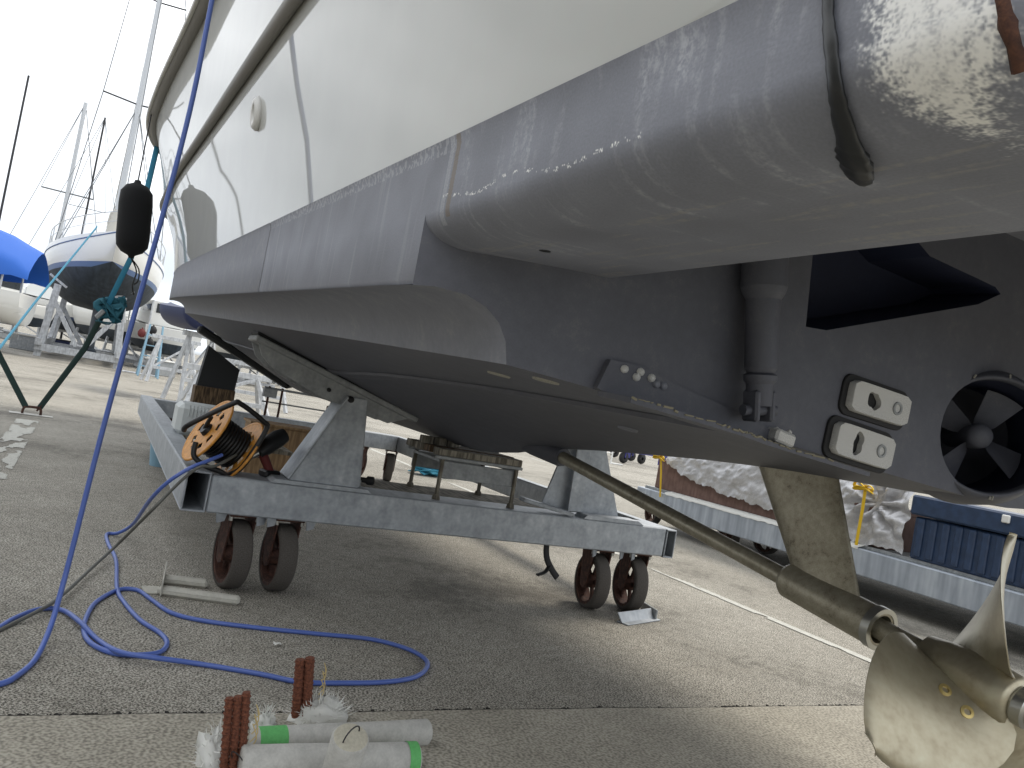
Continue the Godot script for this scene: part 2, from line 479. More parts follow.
func band_texture() -> ImageTexture:
	# the worn grey band over the last metres of the port side and under the stern box:
	# u runs forward (2.4 m), v down round the bilge (0.62 m). Chalk, flakes, scuffs, one brown seam.
	var w := 2048
	var h := 512
	var big := FastNoiseLite.new()
	big.seed = 31
	big.frequency = 0.006
	big.fractal_octaves = 4
	var streak := FastNoiseLite.new()
	streak.seed = 32
	streak.frequency = 0.03
	streak.fractal_octaves = 3
	var fleck := FastNoiseLite.new()
	fleck.seed = 33
	fleck.frequency = 0.09
	fleck.fractal_octaves = 3
	var grain := FastNoiseLite.new()
	grain.seed = 34
	grain.frequency = 0.35
	grain.fractal_octaves = 2
	var bytes := PackedByteArray()
	bytes.resize(w * h * 3)
	var base := Color(0.495, 0.507, 0.548)
	var chalk := Color(0.80, 0.81, 0.83)
	var flake := Color(0.94, 0.94, 0.93)
	var brown := Color(0.46, 0.42, 0.38)
	for j in h:
		var v := 0.62 * j / h
		for i in w:
			var s := 2.4 * i / w
			var nb := big.get_noise_2d(i, j)
			var ng := grain.get_noise_2d(i, j)
			var nf := fleck.get_noise_2d(i, j)
			var c := base
			var k := 1.0 + nb * 0.10 + ng * 0.06
			c = Color(c.r * k, c.g * k, c.b * k)
			if s < TS:
				# chalky runs from the painted edge down
				var ns := streak.get_noise_2d(i * 1.6, j * 0.16)
				var run := clampf(ns * 1.1 + nb * 0.9 + 0.10 - v * 2.2, 0.0, 1.0)
				c = c.lerp(chalk, run * clampf(0.5 + nf * 1.0 + ng * 0.5, 0.0, 1.0) * 0.55)
				# flaked patch near the stern corner
				var ed := 0.035 * nf + 0.03 * nb
				var wx := (s - 0.296) / 0.038
				var patch := clampf(1.42 - absf(wx) - smoothstep(0.06, 0.17, v) + ed * 10.0 + ng * 0.35, 0.0, 1.0)
				c = c.lerp(flake, smoothstep(0.15, 0.75, patch) * clampf(0.95 + 0.45 * ng + 0.35 * nf, 0.0, 1.0))
				# lesser flakes beyond it
				var p2 := clampf(nf * 2.2 - 0.35 - absf(s - 0.21) * 9.0, 0.0, 1.0)
				c = c.lerp(flake, p2 * 0.8)
				# a broken row of chips along the turn of the bilge
				var row := 0.083 + 0.004 * sin(s * 30.0)
				if absf(v - row + 0.006 * nb) < 0.0022 and s > 0.55 and nf > 0.12 and ng > 0.0:
					c = flake
				# scuffs along the underside
				var sc := streak.get_noise_2d(i * 0.12 + j * 0.5 + 900.0, j * 1.4 - i * 0.12)
				if v > 0.16:
					c = c.lerp(Color(0.60, 0.59, 0.575), clampf((sc - 0.24) * 3.2, 0.0, 0.55) * clampf(0.6 + nf, 0.0, 1.0))
			else:
				var ns2 := streak.get_noise_2d(i * 1.0, j * 0.1 + 300.0)
				c = c.lerp(chalk, clampf(ns2 - 0.25, 0.0, 0.3) * 0.5)
				if v < 0.02 and nf > 0.1:
					c = c.lerp(chalk, 0.35)
			# brown seam where the stern box was joined on
			if absf(s - 0.975 + 0.002 * ng) < 0.007 and v < 0.11:
				c = c.lerp(brown, 0.75 + 0.25 * ng)
			elif absf(s - 0.995) < 0.008 and v < 0.12:
				c = c.lerp(chalk, 0.28 + 0.2 * ng)
			var q := (j * w + i) * 3
			bytes[q] = clampi(int(c.r * 255), 0, 255)
			bytes[q + 1] = clampi(int(c.g * 255), 0, 255)
			bytes[q + 2] = clampi(int(c.b * 255), 0, 255)
	return ImageTexture.create_from_image(Image.create_from_data(w, h, false, Image.FORMAT_RGB8, bytes))
func stations(a: float, b: float, step: float) -> Array:
	var out := []
	var n := maxi(1, int(ceil((b - a) / step)))
	for i in n + 1:
		out.append(lerpf(a, b, float(i) / n))
	return out
func stern_row(s: float) -> Array:
	# the port stern box: side, turn of the bilge, underside, inner edge; rounded off at the stern
	var t := clampf((0.34 - s) / 0.26, 0.0, 1.0)
	var r := 0.22 * (1.0 - sqrt(maxf(0.0, 1.0 - t * t)))
	var lift := 0.10 * (1.0 - sqrt(maxf(0.0, 1.0 - t * t)))
	var x0 := 0.36 + r
	var out := []
	var yp := paint_y(s)
	out.append(Vector3(x0 - 0.004, yp, -s))
	for k in 3:
		out.append(Vector3(x0, lerpf(yp - 0.012, 1.246 + lift, k / 2.0), -s))
	for k in range(1, 9):
		var a := k / 8.0 * PI / 2
		out.append(Vector3(x0 + 0.062 * (1.0 - cos(a)), 1.246 + lift - 0.039 * sin(a), -s))
	for k in range(1, 5):
		var x := lerpf(x0 + 0.062, 0.64, k / 4.0)
		out.append(Vector3(maxf(x, x0 + 0.062 + 0.001 * k), 1.207 + lift + 0.012 * k / 4.0, -s))
	return out
func row_uv(row: Array) -> Array:
	var out := []
	var v := 0.0
	for k in row.size():
		if k > 0:
			var d: Vector3 = row[k] - row[k - 1]
			v += Vector2(d.x, d.y).length()
		out.append(Vector2(-row[k].z / 2.4, v / 0.62))
	return out
func trans_s(x: float) -> float:
	# the transom's port corner is swept forward
	var k := maxf(0.0, (0.62 - x) / 0.26)
	return TS + 0.055 * k * k
func swept(row: Array) -> Array:
	var out := []
	for p in row:
		out.append(Vector3(p.x, p.y, -trans_s(p.x)))
	return out
func chine_row(s: float) -> Array:
	# under the band: a cove from the chine edge in and down to the bottom's outer edge
	var xc := chine_x(s)
	var yc := chine_y(s)
	var out := []
	for q in [[0.0, 0.0], [0.03, 0.004], [0.072, 0.001], [0.10, -0.010], [0.122, -0.028], [0.136, -0.052], [0.143, -0.084]]:
		var k := clampf((12.0 - s) / 3.0, 0.1, 1.0)
		out.append(Vector3(minf(xc + q[0] * k, CX), yc + q[1] * k, -s))
	return out
func bottom_row(s: float) -> Array:
	var e: Vector3 = chine_row(s)[-1]
	var out := []
	for k in 13:
		var t := k / 12.0
		var x := lerpf(e.x, CX, t)
		var y := lerpf(e.y, minf(keel_y(s), e.y), t)
		out.append(Vector3(x, y, -s))
	return out

func build_yacht() -> void:
	var y := thing("motor_yacht", "large off-white motor yacht with grey painted bottom resting on a galvanised wheeled cradle", "yacht", Vector3(CX, 0.775, -3.6))
	# --- glossy topsides, port and starboard
	var st := S()
	var rows := []
	for s in stations(0.34, 11.4, 0.2):
		rows.append(topside_row(s))
	var stem := []
	for k in 9:
		stem.append(Vector3(CX, lerpf(paint_y(11.6), gun_y(12.2), k / 8.0), -11.6 - k * 0.12))
	rows.append(stem)
	loft(st, rows, 0, true)
	loft(st, mirrored(rows), 1, false)
	part("topside", st, M.gel, y)
	# closing faces above the frame: deck and stern wall
	st = S()
	var deck := []
	for i in range(rows.size() - 1, -1, -1):
		var p: Vector3 = rows[i][8]
		deck.append([p, Vector3(CX, p.y + 0.06, p.z), mirror(p)])
	loft(st, deck, 0, false)
	var aft := []
	for k in 9:
		var p: Vector3 = rows[0][k]
		aft.append([p, mirror(p)])
	loft(st, aft, 1, true)
	part("deck", st, M.gel, y)
	# --- the worn band beside and under the stern box, with the flush band ahead of it
	var bm := StandardMaterial3D.new()
	bm.albedo_texture = band_texture()
	bm.roughness = 0.6
	bm.heightmap_enabled = true
	bm.heightmap_texture = M.ground_fine[1]
	bm.heightmap_scale = 0.012
	bm.uv1_scale = Vector3.ONE
	st = S()
	rows = []
	var uvs := []
	for s in [0.0805, 0.083, 0.09, 0.10, 0.115, 0.135, 0.16, 0.19, 0.22, 0.26, 0.30, 0.34, 0.42, 0.5, 0.6, 0.7, 0.8, 0.9, 1.0, 1.055]:
		rows.append(stern_row(s))
		uvs.append(row_uv(rows[-1]))
	loft(st, rows, 0, false, uvs)
	rows = []
	uvs = []
	for s in stations(TS + 0.055, 2.36, 0.17):
		rows.append([Vector3(chine_x(s) - 0.004, paint_y(s), -s), Vector3(chine_x(s), paint_y(s) - 0.012, -s), Vector3(chine_x(s), lerpf(chine_y(s), paint_y(s), 0.5), -s), Vector3(chine_x(s), chine_y(s) + 0.006, -s), Vector3(chine_x(s) + 0.004, chine_y(s), -s)])
		uvs.append(row_uv(rows[-1]))
	loft(st, rows, 1, false, uvs)
	part("worn_side_band", st, bm, y).set_meta("label", "grey side band with chalky runs and white flaking at the stern corner")
	# forward band, separated by a dark butt seam
	st = S()
	rows = []
	for s in stations(2.366, 11.0, 0.25):
		rows.append([Vector3(chine_x(s) - 0.004, paint_y(s), -s), Vector3(chine_x(s), paint_y(s) - 0.012, -s), Vector3(chine_x(s), lerpf(chine_y(s), paint_y(s), 0.5), -s), Vector3(chine_x(s), chine_y(s) + 0.006, -s), Vector3(chine_x(s) + 0.004, chine_y(s), -s)])
	rows.append([Vector3(CX, 2.0, -11.7), Vector3(CX, 1.95, -11.7), Vector3(CX, 1.9, -11.65), Vector3(CX, 1.85, -11.6), Vector3(CX, 1.8, -11.5)])
	loft(st, rows, 0, false)
	rows = []
	for s in [TS, 3.0, 5.0, 7.0, 9.0, 11.0]:
		rows.append([Vector3(chine_x(s), paint_y(s), -s), Vector3(chine_x(s), chine_y(s), -s)])
	loft(st, mirrored(rows), 1, true)
	part("side_band", st, M.foul, y)
	st = S()
	box(st, Vector3(0.363, 1.30, -2.363), Vector3(0.004, 0.19, 0.005), Basis(), 0.001)
	part("band_seam", st, M.tar, y)
	# --- starboard stern box (seen only from other sides)
	st = S()
	rows = []
	for s in [0.0805, 0.09, 0.115, 0.16, 0.22, 0.30, 0.42, 0.7, 1.0]:
		rows.append(stern_row(s))
	loft(st, mirrored(rows), 0, true)
	# inner walls and the raised underside between the two boxes
	var up := [[Vector3(0.64, 1.219, -0.12), Vector3(0.64, 1.219, -TS)], [Vector3(0.645, 1.53, -0.12), Vector3(0.645, 1.53, -TS)], [Vector3(2 * CX - 0.645, 1.53, -0.12), Vector3(2 * CX - 0.645, 1.53, -TS)], [Vector3(2 * CX - 0.64, 1.219, -0.12), Vector3(2 * CX - 0.64, 1.219, -TS)]]
	for i in 3:
		loft(st, [up[i], up[i + 1]], i + 2, true)
	# stern wall of the platform
	poly(st, [Vector3(0.58, 1.319, -0.0805), Vector3(0.64, 1.319, -0.0805), Vector3(0.64, 1.53, -0.0805), Vector3(2 * CX - 0.64, 1.53, -0.0805), Vector3(2 * CX - 0.58, 1.60, -0.0805), Vector3(0.58, 1.60, -0.0805)], Vector3.BACK)
	part("platform_underside", st, M.foul, y)
	# upper shell of the stern platform, above the band
	st = S()
	rows = []
	var lid := []
	for s in [0.0805, 0.09, 0.115, 0.16, 0.22, 0.30, 0.34]:
		var e: Vector3 = stern_row(s)[0]
		rows.append([e, Vector3(e.x, 1.62, e.z)])
		lid.append([Vector3(e.x, 1.62, e.z), Vector3(2 * CX - e.x, 1.62, e.z)])
	loft(st, rows, 0, true)
	loft(st, mirrored(rows), 1, false)
	loft(st, lid, 2, true)
	var ec := stern_row(0.0805)
	for k in range(1, ec.size() - 1):
		tri(st, ec[0], ec[k], ec[k + 1], Vector3.BACK)
		tri(st, mirror(ec[0]), mirror(ec[k]), mirror(ec[k + 1]), Vector3.BACK)
	part("platform_shell", st, M.gel, y)
	# --- cove under the band
	st = S()
	rows = []
	rows.append(swept(chine_row(TS)))
	for s in stations(1.18, 11.2, 0.25):
		rows.append(chine_row(s))
	loft(st, rows, 0, false)
	loft(st, mirrored(rows), 1, true)
	part("chine_cove", st, M.foul, y)
	# --- bottom
	st = S()
	rows = []
	rows.append(swept(bottom_row(TS)))
	for s in stations(1.15, 11.3, 0.2):
		rows.append(bottom_row(s))
	loft(st, rows, 0, false)
	loft(st, mirrored(rows), 1, true)
	part("hull_bottom", st, M.foul_dark_shade, y)
	# spray strake down the bottom
	st = S()
	rows = []
	for s in stations(TS, 8.2, 0.25):
		var b := bottom_row(s)
		var p: Vector3 = b[4]
		var q: Vector3 = b[5]
		var d := (q - p).normalized()
		var nrm := Vector3(d.y, -d.x, 0)
		rows.append([p + nrm * 0.001, p + nrm * 0.010 + d * 0.004, p + nrm * 0.009 + d * 0.04, p + d * 0.085 - nrm * 0.004])
	loft(st, rows, -1, false)
	part("spray_strake", st, M.foul_dark_shade, y)
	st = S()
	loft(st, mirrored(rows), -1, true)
	part("spray_strake", st, M.foul_dark_shade, y)
	# --- transom, with a deep notch
	st = S()
	var pg := PackedVector2Array()
	# swept port corner
	var low := chine_row(TS)
	for x in [0.54, 0.58, 0.62]:
		low.append(Vector3(x, lerpf(bottom_row(TS)[0].y, bottom_row(TS)[12].y, (x - bottom_row(TS)[0].x) / (CX - bottom_row(TS)[0].x)), 0))
	var cols := []
	for p in low:
		var col := []
		for k in 11:
			col.append(Vector3(p.x, lerpf(p.y, 1.60, k / 10.0), -trans_s(p.x)))
		cols.append(col)
	loft(st, cols, 3, false)
	part("transom_corner", st, M.foul_dark_shade, y)
	st = S()
	pg.append(Vector2(0.62, low[-1].y))
	var tm := thruster_mouth() - Vector3(-0.60, 0.0, 0.80) * (0.035 / 0.80)
	for k in range(1, 13):
		var p: Vector3 = bottom_row(TS)[k]
		if p.x < 0.63:
			continue
		pg.append(Vector2(p.x, p.y))
		var nx: float = bottom_row(TS)[mini(k + 1, 12)].x
		if p.x <= tm.x and nx > tm.x:
			# slit up to the tunnel's mouth and round it
			var sy := lerpf(p.y, bottom_row(TS)[k + 1].y, (tm.x - p.x) / (nx - p.x))
			pg.append(Vector2(tm.x - 0.0002, sy))
			for q in 37:
				var an := -PI / 2 - TAU * q / 36.0 - 0.002 + 0.004 * q / 36.0
				pg.append(Vector2(tm.x + cos(an) * 0.112 / 0.80, tm.y + sin(an) * 0.112))
			pg.append(Vector2(tm.x + 0.0002, sy))
	for k in range(11, -1, -1):
		var p: Vector3 = mirror(bottom_row(TS)[k])
		pg.append(Vector2(p.x, p.y))
	pg.append(Vector2(2 * CX - 0.36, 1.146))
	pg.append(Vector2(2 * CX - 0.36, 1.60))
	var notch := [Vector2(1.05, 1.60), Vector2(1.056, 1.228), Vector2(1.57, 1.405), Vector2(1.20, 1.60)]
	notch = [Vector2(1.02, 1.53), Vector2(1.050, 1.232), Vector2(1.10, 1.236), Vector2(1.50, 1.372), Vector2(1.566, 1.408), Vector2(1.545, 1.418), Vector2(1.336, 1.428), Vector2(1.10, 1.53)]
	for k in range(notch.size() - 1, -1, -1):
		pg.append(notch[k])
	pg.append(Vector2(0.62, 1.60))
	var ids := Geometry2D.triangulate_polygon(pg)
	for i in range(0, ids.size(), 3):
		tri(st, Vector3(pg[ids[i]].x, pg[ids[i]].y, -TS), Vector3(pg[ids[i + 1]].x, pg[ids[i + 1]].y, -TS), Vector3(pg[ids[i + 2]].x, pg[ids[i + 2]].y, -TS), Vector3.BACK)
	part("transom", st, M.foul_dark_shade, y)  # deep shade under the platform is painted in by this darkened copy
	st = S()
	var mid := Vector2(1.25, 1.40)
	for k in notch.size():
		var a: Vector2 = notch[k]
		var b: Vector2 = notch[(k + 1) % notch.size()]
		var a3 := Vector3(a.x, a.y, -TS)
		var b3 := Vector3(b.x, b.y, -TS)
		var inw := Vector3(mid.x - a.x, mid.y - a.y, 0)
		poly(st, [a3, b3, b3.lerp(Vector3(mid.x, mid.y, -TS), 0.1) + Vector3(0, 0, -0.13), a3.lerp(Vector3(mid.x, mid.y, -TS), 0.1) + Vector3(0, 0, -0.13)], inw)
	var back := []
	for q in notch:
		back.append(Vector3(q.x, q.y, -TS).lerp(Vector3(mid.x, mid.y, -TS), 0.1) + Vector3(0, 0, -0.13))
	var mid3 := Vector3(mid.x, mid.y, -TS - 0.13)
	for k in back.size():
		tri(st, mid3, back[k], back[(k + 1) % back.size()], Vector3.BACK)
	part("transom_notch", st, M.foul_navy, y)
	# --- rub rails
	st = S()
	var rp := []
	for s in stations(0.5, 11.2, 0.25):
		rp.append(Vector3(minf(rail_x(s) - 0.012, CX), rail_y(s), -s))
	tube(st, rp, 0.021, 8)
	part("rub_rail", st, M.rail, y)
	st = S()
	var gp := []
	for s in stations(0.5, 11.6, 0.2):
		gp.append(Vector3(minf(gun_x(s) - 0.02, CX), gun_y(s) - 0.02, -s))
	gp.append(Vector3(CX - 0.25, gun_y(12.0), -12.1))
	gp.append(Vector3(CX, gun_y(12.2), -12.4))
	tube(st, gp, 0.05, 8, true, 0.8)
	var gw := part("gunwale_fender", st, M.rail, y)
	st = S()
	var gq := []
	for p in gp:
		gq.append(p + Vector3(-0.044, -0.022, 0.0))
	tube(st, gq, 0.014, 6)
	part("trim_strip", st, M.rail_light, gw)
	# skin fitting on the topside
	st = S()
	var tg := []
	for k in 40:
		tg.append(topside_row(1.5 + 0.1 * k))
	var pc: Vector3 = hit_grid(tg, 258, 114)[0]
	lathe(st, [Vector2(0.026, 0.004), Vector2(0.026, -0.01), Vector2(0.052, -0.01), Vector2(0.056, 0.004), Vector2(0.046, 0.018), Vector2(0.028, 0.016)], frame(pc, Vector3(-1, -0.12, 0)), 24, true, true)
	part("skin_fitting", st, M.white, y)
	# --- black drip down the band and the rusty drain beside it
	st = S()
	var dp := []
	var dr := []
	var grid := []
	for k in 60:
		grid.append(stern_row(0.15 + 0.015 * k))
	for q in [[831, -12, 0.0050], [831, 20, 0.0050], [834, 50, 0.0056], [838, 85, 0.0062], [843, 112, 0.0072], [848, 132, 0.0088], [852, 146, 0.0115], [856, 160, 0.0135], [858, 170, 0.0120], [860, 178, 0.006]]:
		var hp := hit_grid(grid, q[0], q[1])
		dp.append(hp[0] + hp[1] * 0.0025)
		dr.append(q[2])
	var dpath := smooth_path(dp, 4)
	var drad := []
	rng.seed = 44
	for k in dpath.size():
		var fi := minf(k / 4.0, dr.size() - 1.001)
		drad.append(lerpf(dr[int(fi)], dr[int(fi) + 1], fi - int(fi)) * rng.randf_range(0.88, 1.12))
	tube(st, dpath, drad, 10, true, 0.45, Vector3(-1, -0.7, 0))
	part("tar_drip", st, M.tar, y).set_meta("label", "black drip of sealant running down the worn grey band")
	st = S()
	tube(st, [hit_grid(grid, 1002, -5)[0], hit_grid(grid, 1008, 25)[0], hit_grid(grid, 1014, 45)[0], hit_grid(grid, 1023, 70)[0]], [0.0035, 0.0048, 0.0035, 0.0055], 8, true, 0.5, Vector3(-1, 0, 0.3))
	part("rusty_drain", st, M.rust, y)
	# small bolts in the underside of the box
	for q in [[525, 238], [545, 249], [560, 275], [610, 224]]:
		st = S()
		lathe(st, [Vector2(0.009, -0.003), Vector2(0.008, 0.003), Vector2(0.0, 0.004)], frame(on_y(q[0], q[1], 1.2125), Vector3.DOWN), 10)
		part("bolt", st, M.tar, y)
	# bare ovals on the bottom where pads stood, and a small intake
	for q in [[499, 374, 0.045], [546, 380, 0.045]]:
		var p := on_bottom(q[0], q[1])
		st = S()
		lathe(st, [Vector2(0.024, -0.002), Vector2(0.022, 0.003), Vector2(0.0, 0.0035)], Transform3D(frame(p, bottom_normal(p)).basis * Basis.from_scale(Vector3(1, 1, 1)), p), 16)
		part("bare_patch", st, M.white_flake, y)
	var ip := on_bottom(628, 428)
	st = S()
	lathe(st, [Vector2(0.030, -0.004), Vector2(0.028, 0.006), Vector2(0.015, 0.008), Vector2(0.013, -0.01)], frame(ip, bottom_normal(ip)), 14)
	part("intake", st, M.foul, y)
	build_trim_tab(y)
	build_anodes(y)
	build_thruster(y)
	build_drive(y)

func bottom_normal(p: Vector3) -> Vector3:
	var r := bottom_row(-p.z)
	var d: Vector3 = (r[12] - r[0]).normalized()
	var f: Vector3 = (bottom_row(-p.z + 0.2)[6] - bottom_row(-p.z - 0.2)[6]).normalized()
	var n := d.cross(f).normalized()
	return n if n.y < 0 else -n
func on_bottom(u: float, v: float) -> Vector3:
	# first place where the ray meets the bottom panel
	var d := ray(u, v)
	var t := 0.9
	while t < 12.0:
		var p := EYE + d * t
		var s := -p.z
		if s > TS:
			var r := bottom_row(s)
			var a: Vector3 = r[0]
			var b: Vector3 = r[12]
			if p.x > a.x and p.x < b.x and p.y > lerpf(a.y, b.y, (p.x - a.x) / (b.x - a.x)):
				return p
		t += 0.004
	return EYE + d * 2.5

func build_trim_tab(y: Node3D) -> void:
	var st := S()
	# plate hinged under the transom's edge; its aft edge curves back in to the transom
	var out := [[0.655, 0.0], [0.655, 0.085], [0.70, 0.10], [0.80, 0.10], [0.86, 0.094], [0.90, 0.075], [0.96, 0.045], [1.05, 0.024], [1.16, 0.012], [1.27, 0.0]]
	var top := []
	var bot := []
	for q in out:
		var yy: float = lerpf(1.048, 1.002, (q[0] - 0.655) / 0.615) - 0.05 * q[1]
		top.append(Vector3(q[0], yy + 0.004, -TS + q[1] + 0.001))
		bot.append(Vector3(q[0], yy - 0.004, -TS + q[1] + 0.001))
	for i in range(1, top.size() - 1):
		tri(st, top[0], top[i], top[i + 1], Vector3.UP)
		tri(st, bot[0], bot[i], bot[i + 1], Vector3.DOWN)
	for i in top.size() - 1:
		poly(st, [top[i], top[i + 1], bot[i + 1], bot[i]], Vector3(0.02, 0, 1) if i > 0 else Vector3(-1, 0, 0))
	var tab := part("trim_tab", st, M.foul_dark_shade, y)
	# yellowed, chipped edge
	st = S()
	rng.seed = 5
	for i in range(1, 8):
		for k in 5:
			var a: Vector3 = top[i].lerp(top[i + 1], k / 5.0)
			var b: Vector3 = top[i].lerp(top[i + 1], (k + rng.randf_range(0.2, 1.3)) / 5.0)
			bar(st, a + Vector3(0, rng.randf_range(-0.003, 0.001), 0.0008), b + Vector3(0, rng.randf_range(-0.003, 0.001), 0.0008), 0.003, rng.randf_range(0.001, 0.0035), Vector3.UP, 0.0004)
	part("chipped_edge", st, M.chip, tab)
	# hinge flange on the transom
	st = S()
	var fl := PackedVector2Array([Vector2(0.645, 1.055), Vector2(0.66, 1.10), Vector2(0.72, 1.10), Vector2(0.80, 1.082), Vector2(0.93, 1.062), Vector2(1.0, 1.045), Vector2(1.0, 1.026), Vector2(0.655, 1.052)])
	prism(st, fl, Transform3D(Basis(), Vector3(0, 0, -TS + 0.006)), 0.012)
	part("hinge_flange", st, M.foul_dark_shade, y)
	for q in [[640, 372], [624, 369], [651, 378], [636, 377], [656, 384], [663, 386]]:
		st = S()
		lathe(st, [Vector2(0.007, -0.004), Vector2(0.006, 0.004), Vector2(0.0, 0.006)], frame(on_z(q[0], q[1], -TS + 0.012), Vector3.BACK), 8)
		part("hinge_bolt", st, M.zinc if q[0] < 655 else M.foul, y)
	# ram: fat upper body, slimmer lower body, collar, fork
	st = S()
	var top_p := Vector3(0.895, 1.36, -TS + 0.032)
	var low_p := Vector3(0.938, 1.055, -TS + 0.042)
	var ax := (low_p - top_p)
	var xf := frame(top_p, ax, Vector3.BACK)
	lathe(st, [Vector2(0.0, -0.02), Vector2(0.036, -0.02), Vector2(0.037, 0.095), Vector2(0.034, 0.105), Vector2(0.028, 0.115), Vector2(0.026, 0.225), Vector2(0.022, 0.232), Vector2(0.0, 0.234)], xf, 22, false)
	var ram := part("trim_ram", st, M.foul_dark_shade, y)
	st = S()
	lathe(st, [Vector2(0.02, 0.232), Vector2(0.027, 0.236), Vector2(0.026, 0.244), Vector2(0.022, 0.25), Vector2(0.020, 0.285), Vector2(0.0, 0.285)], xf, 18, false)
	part("gland", st, M.foul_dark_shade, ram)
	st = S()
	box(st, xf * Vector3(-0.016, 0.285, 0), Vector3(0.011, 0.05, 0.034), xf.basis, 0.005)
	box(st, xf * Vector3(0.016, 0.285, 0), Vector3(0.011, 0.05, 0.034), xf.basis, 0.005)
	tube(st, [xf * Vector3(-0.034, 0.292, 0), xf * Vector3(0.034, 0.292, 0)], 0.009, 8)
	part("clevis", st, M.foul_dark_shade, ram)
	# little crumbling anode beside the fork
	st = S()
	rng.seed = 8
	box(st, Vector3(1.018, 1.036, -TS + 0.016), Vector3(0.046, 0.022, 0.03), Basis(Vector3.BACK, -0.16), 0.004)
	for i in 14:
		box(st, Vector3(rng.randf_range(0.997, 1.04), 1.046 + rng.randf_range(-0.004, 0.002), -TS + rng.randf_range(0.008, 0.028)), Vector3.ONE * rng.randf_range(0.004, 0.008), Basis(Vector3(1, 1, 0).normalized(), rng.randf() * 3.0), 0.001)
	part("tab_anode", st, M.zinc, y)

func rounded_rect(w: float, h: float, r: float, n := 5) -> PackedVector2Array:
	var pg := PackedVector2Array()
	for c in [[1, 1, 0.0], [-1, 1, PI / 2], [-1, -1, PI], [1, -1, PI * 1.5]]:
		for k in n + 1:
			var a: float = c[2] + PI / 2 * k / n
			pg.append(Vector2(c[0] * (w / 2 - r) + r * cos(a), c[1] * (h / 2 - r) + r * sin(a)))
	return pg
func slab_with_round_edge(st: SurfaceTool, pg: PackedVector2Array, xf: Transform3D, t: float, e: float) -> void:
	# polygon slab from z=0 to z=t with a rounded front edge; grown slightly to the back
	var rings := []
	var c := Vector2.ZERO
	for p in pg:
		c += p / pg.size()
	for q in [[0.0, 0.0], [t - e, 0.0], [t - e * 0.3, e * 0.3], [t, e]]:
		var ring := []
		for p in pg:
			var d := (p - c)
			var l := d.length()
			var p2: Vector2 = c + d * ((l - q[1]) / l)
			ring.append(xf * Vector3(p2.x, p2.y, q[0]))
		ring.append(ring[0])
		rings.append(ring)
	st.set_smooth_group(0)
	for i in 3:
		for k in pg.size():
			var o: Vector3 = rings[i][k] - xf * Vector3(c.x, c.y, t * 0.5)
			poly(st, [rings[i][k], rings[i][k + 1], rings[i + 1][k + 1], rings[i + 1][k]], o)
	st.set_smooth_group(-1)
	for k in pg.size():
		tri(st, xf * Vector3(c.x, c.y, t), rings[3][k], rings[3][k + 1], xf.basis.z)

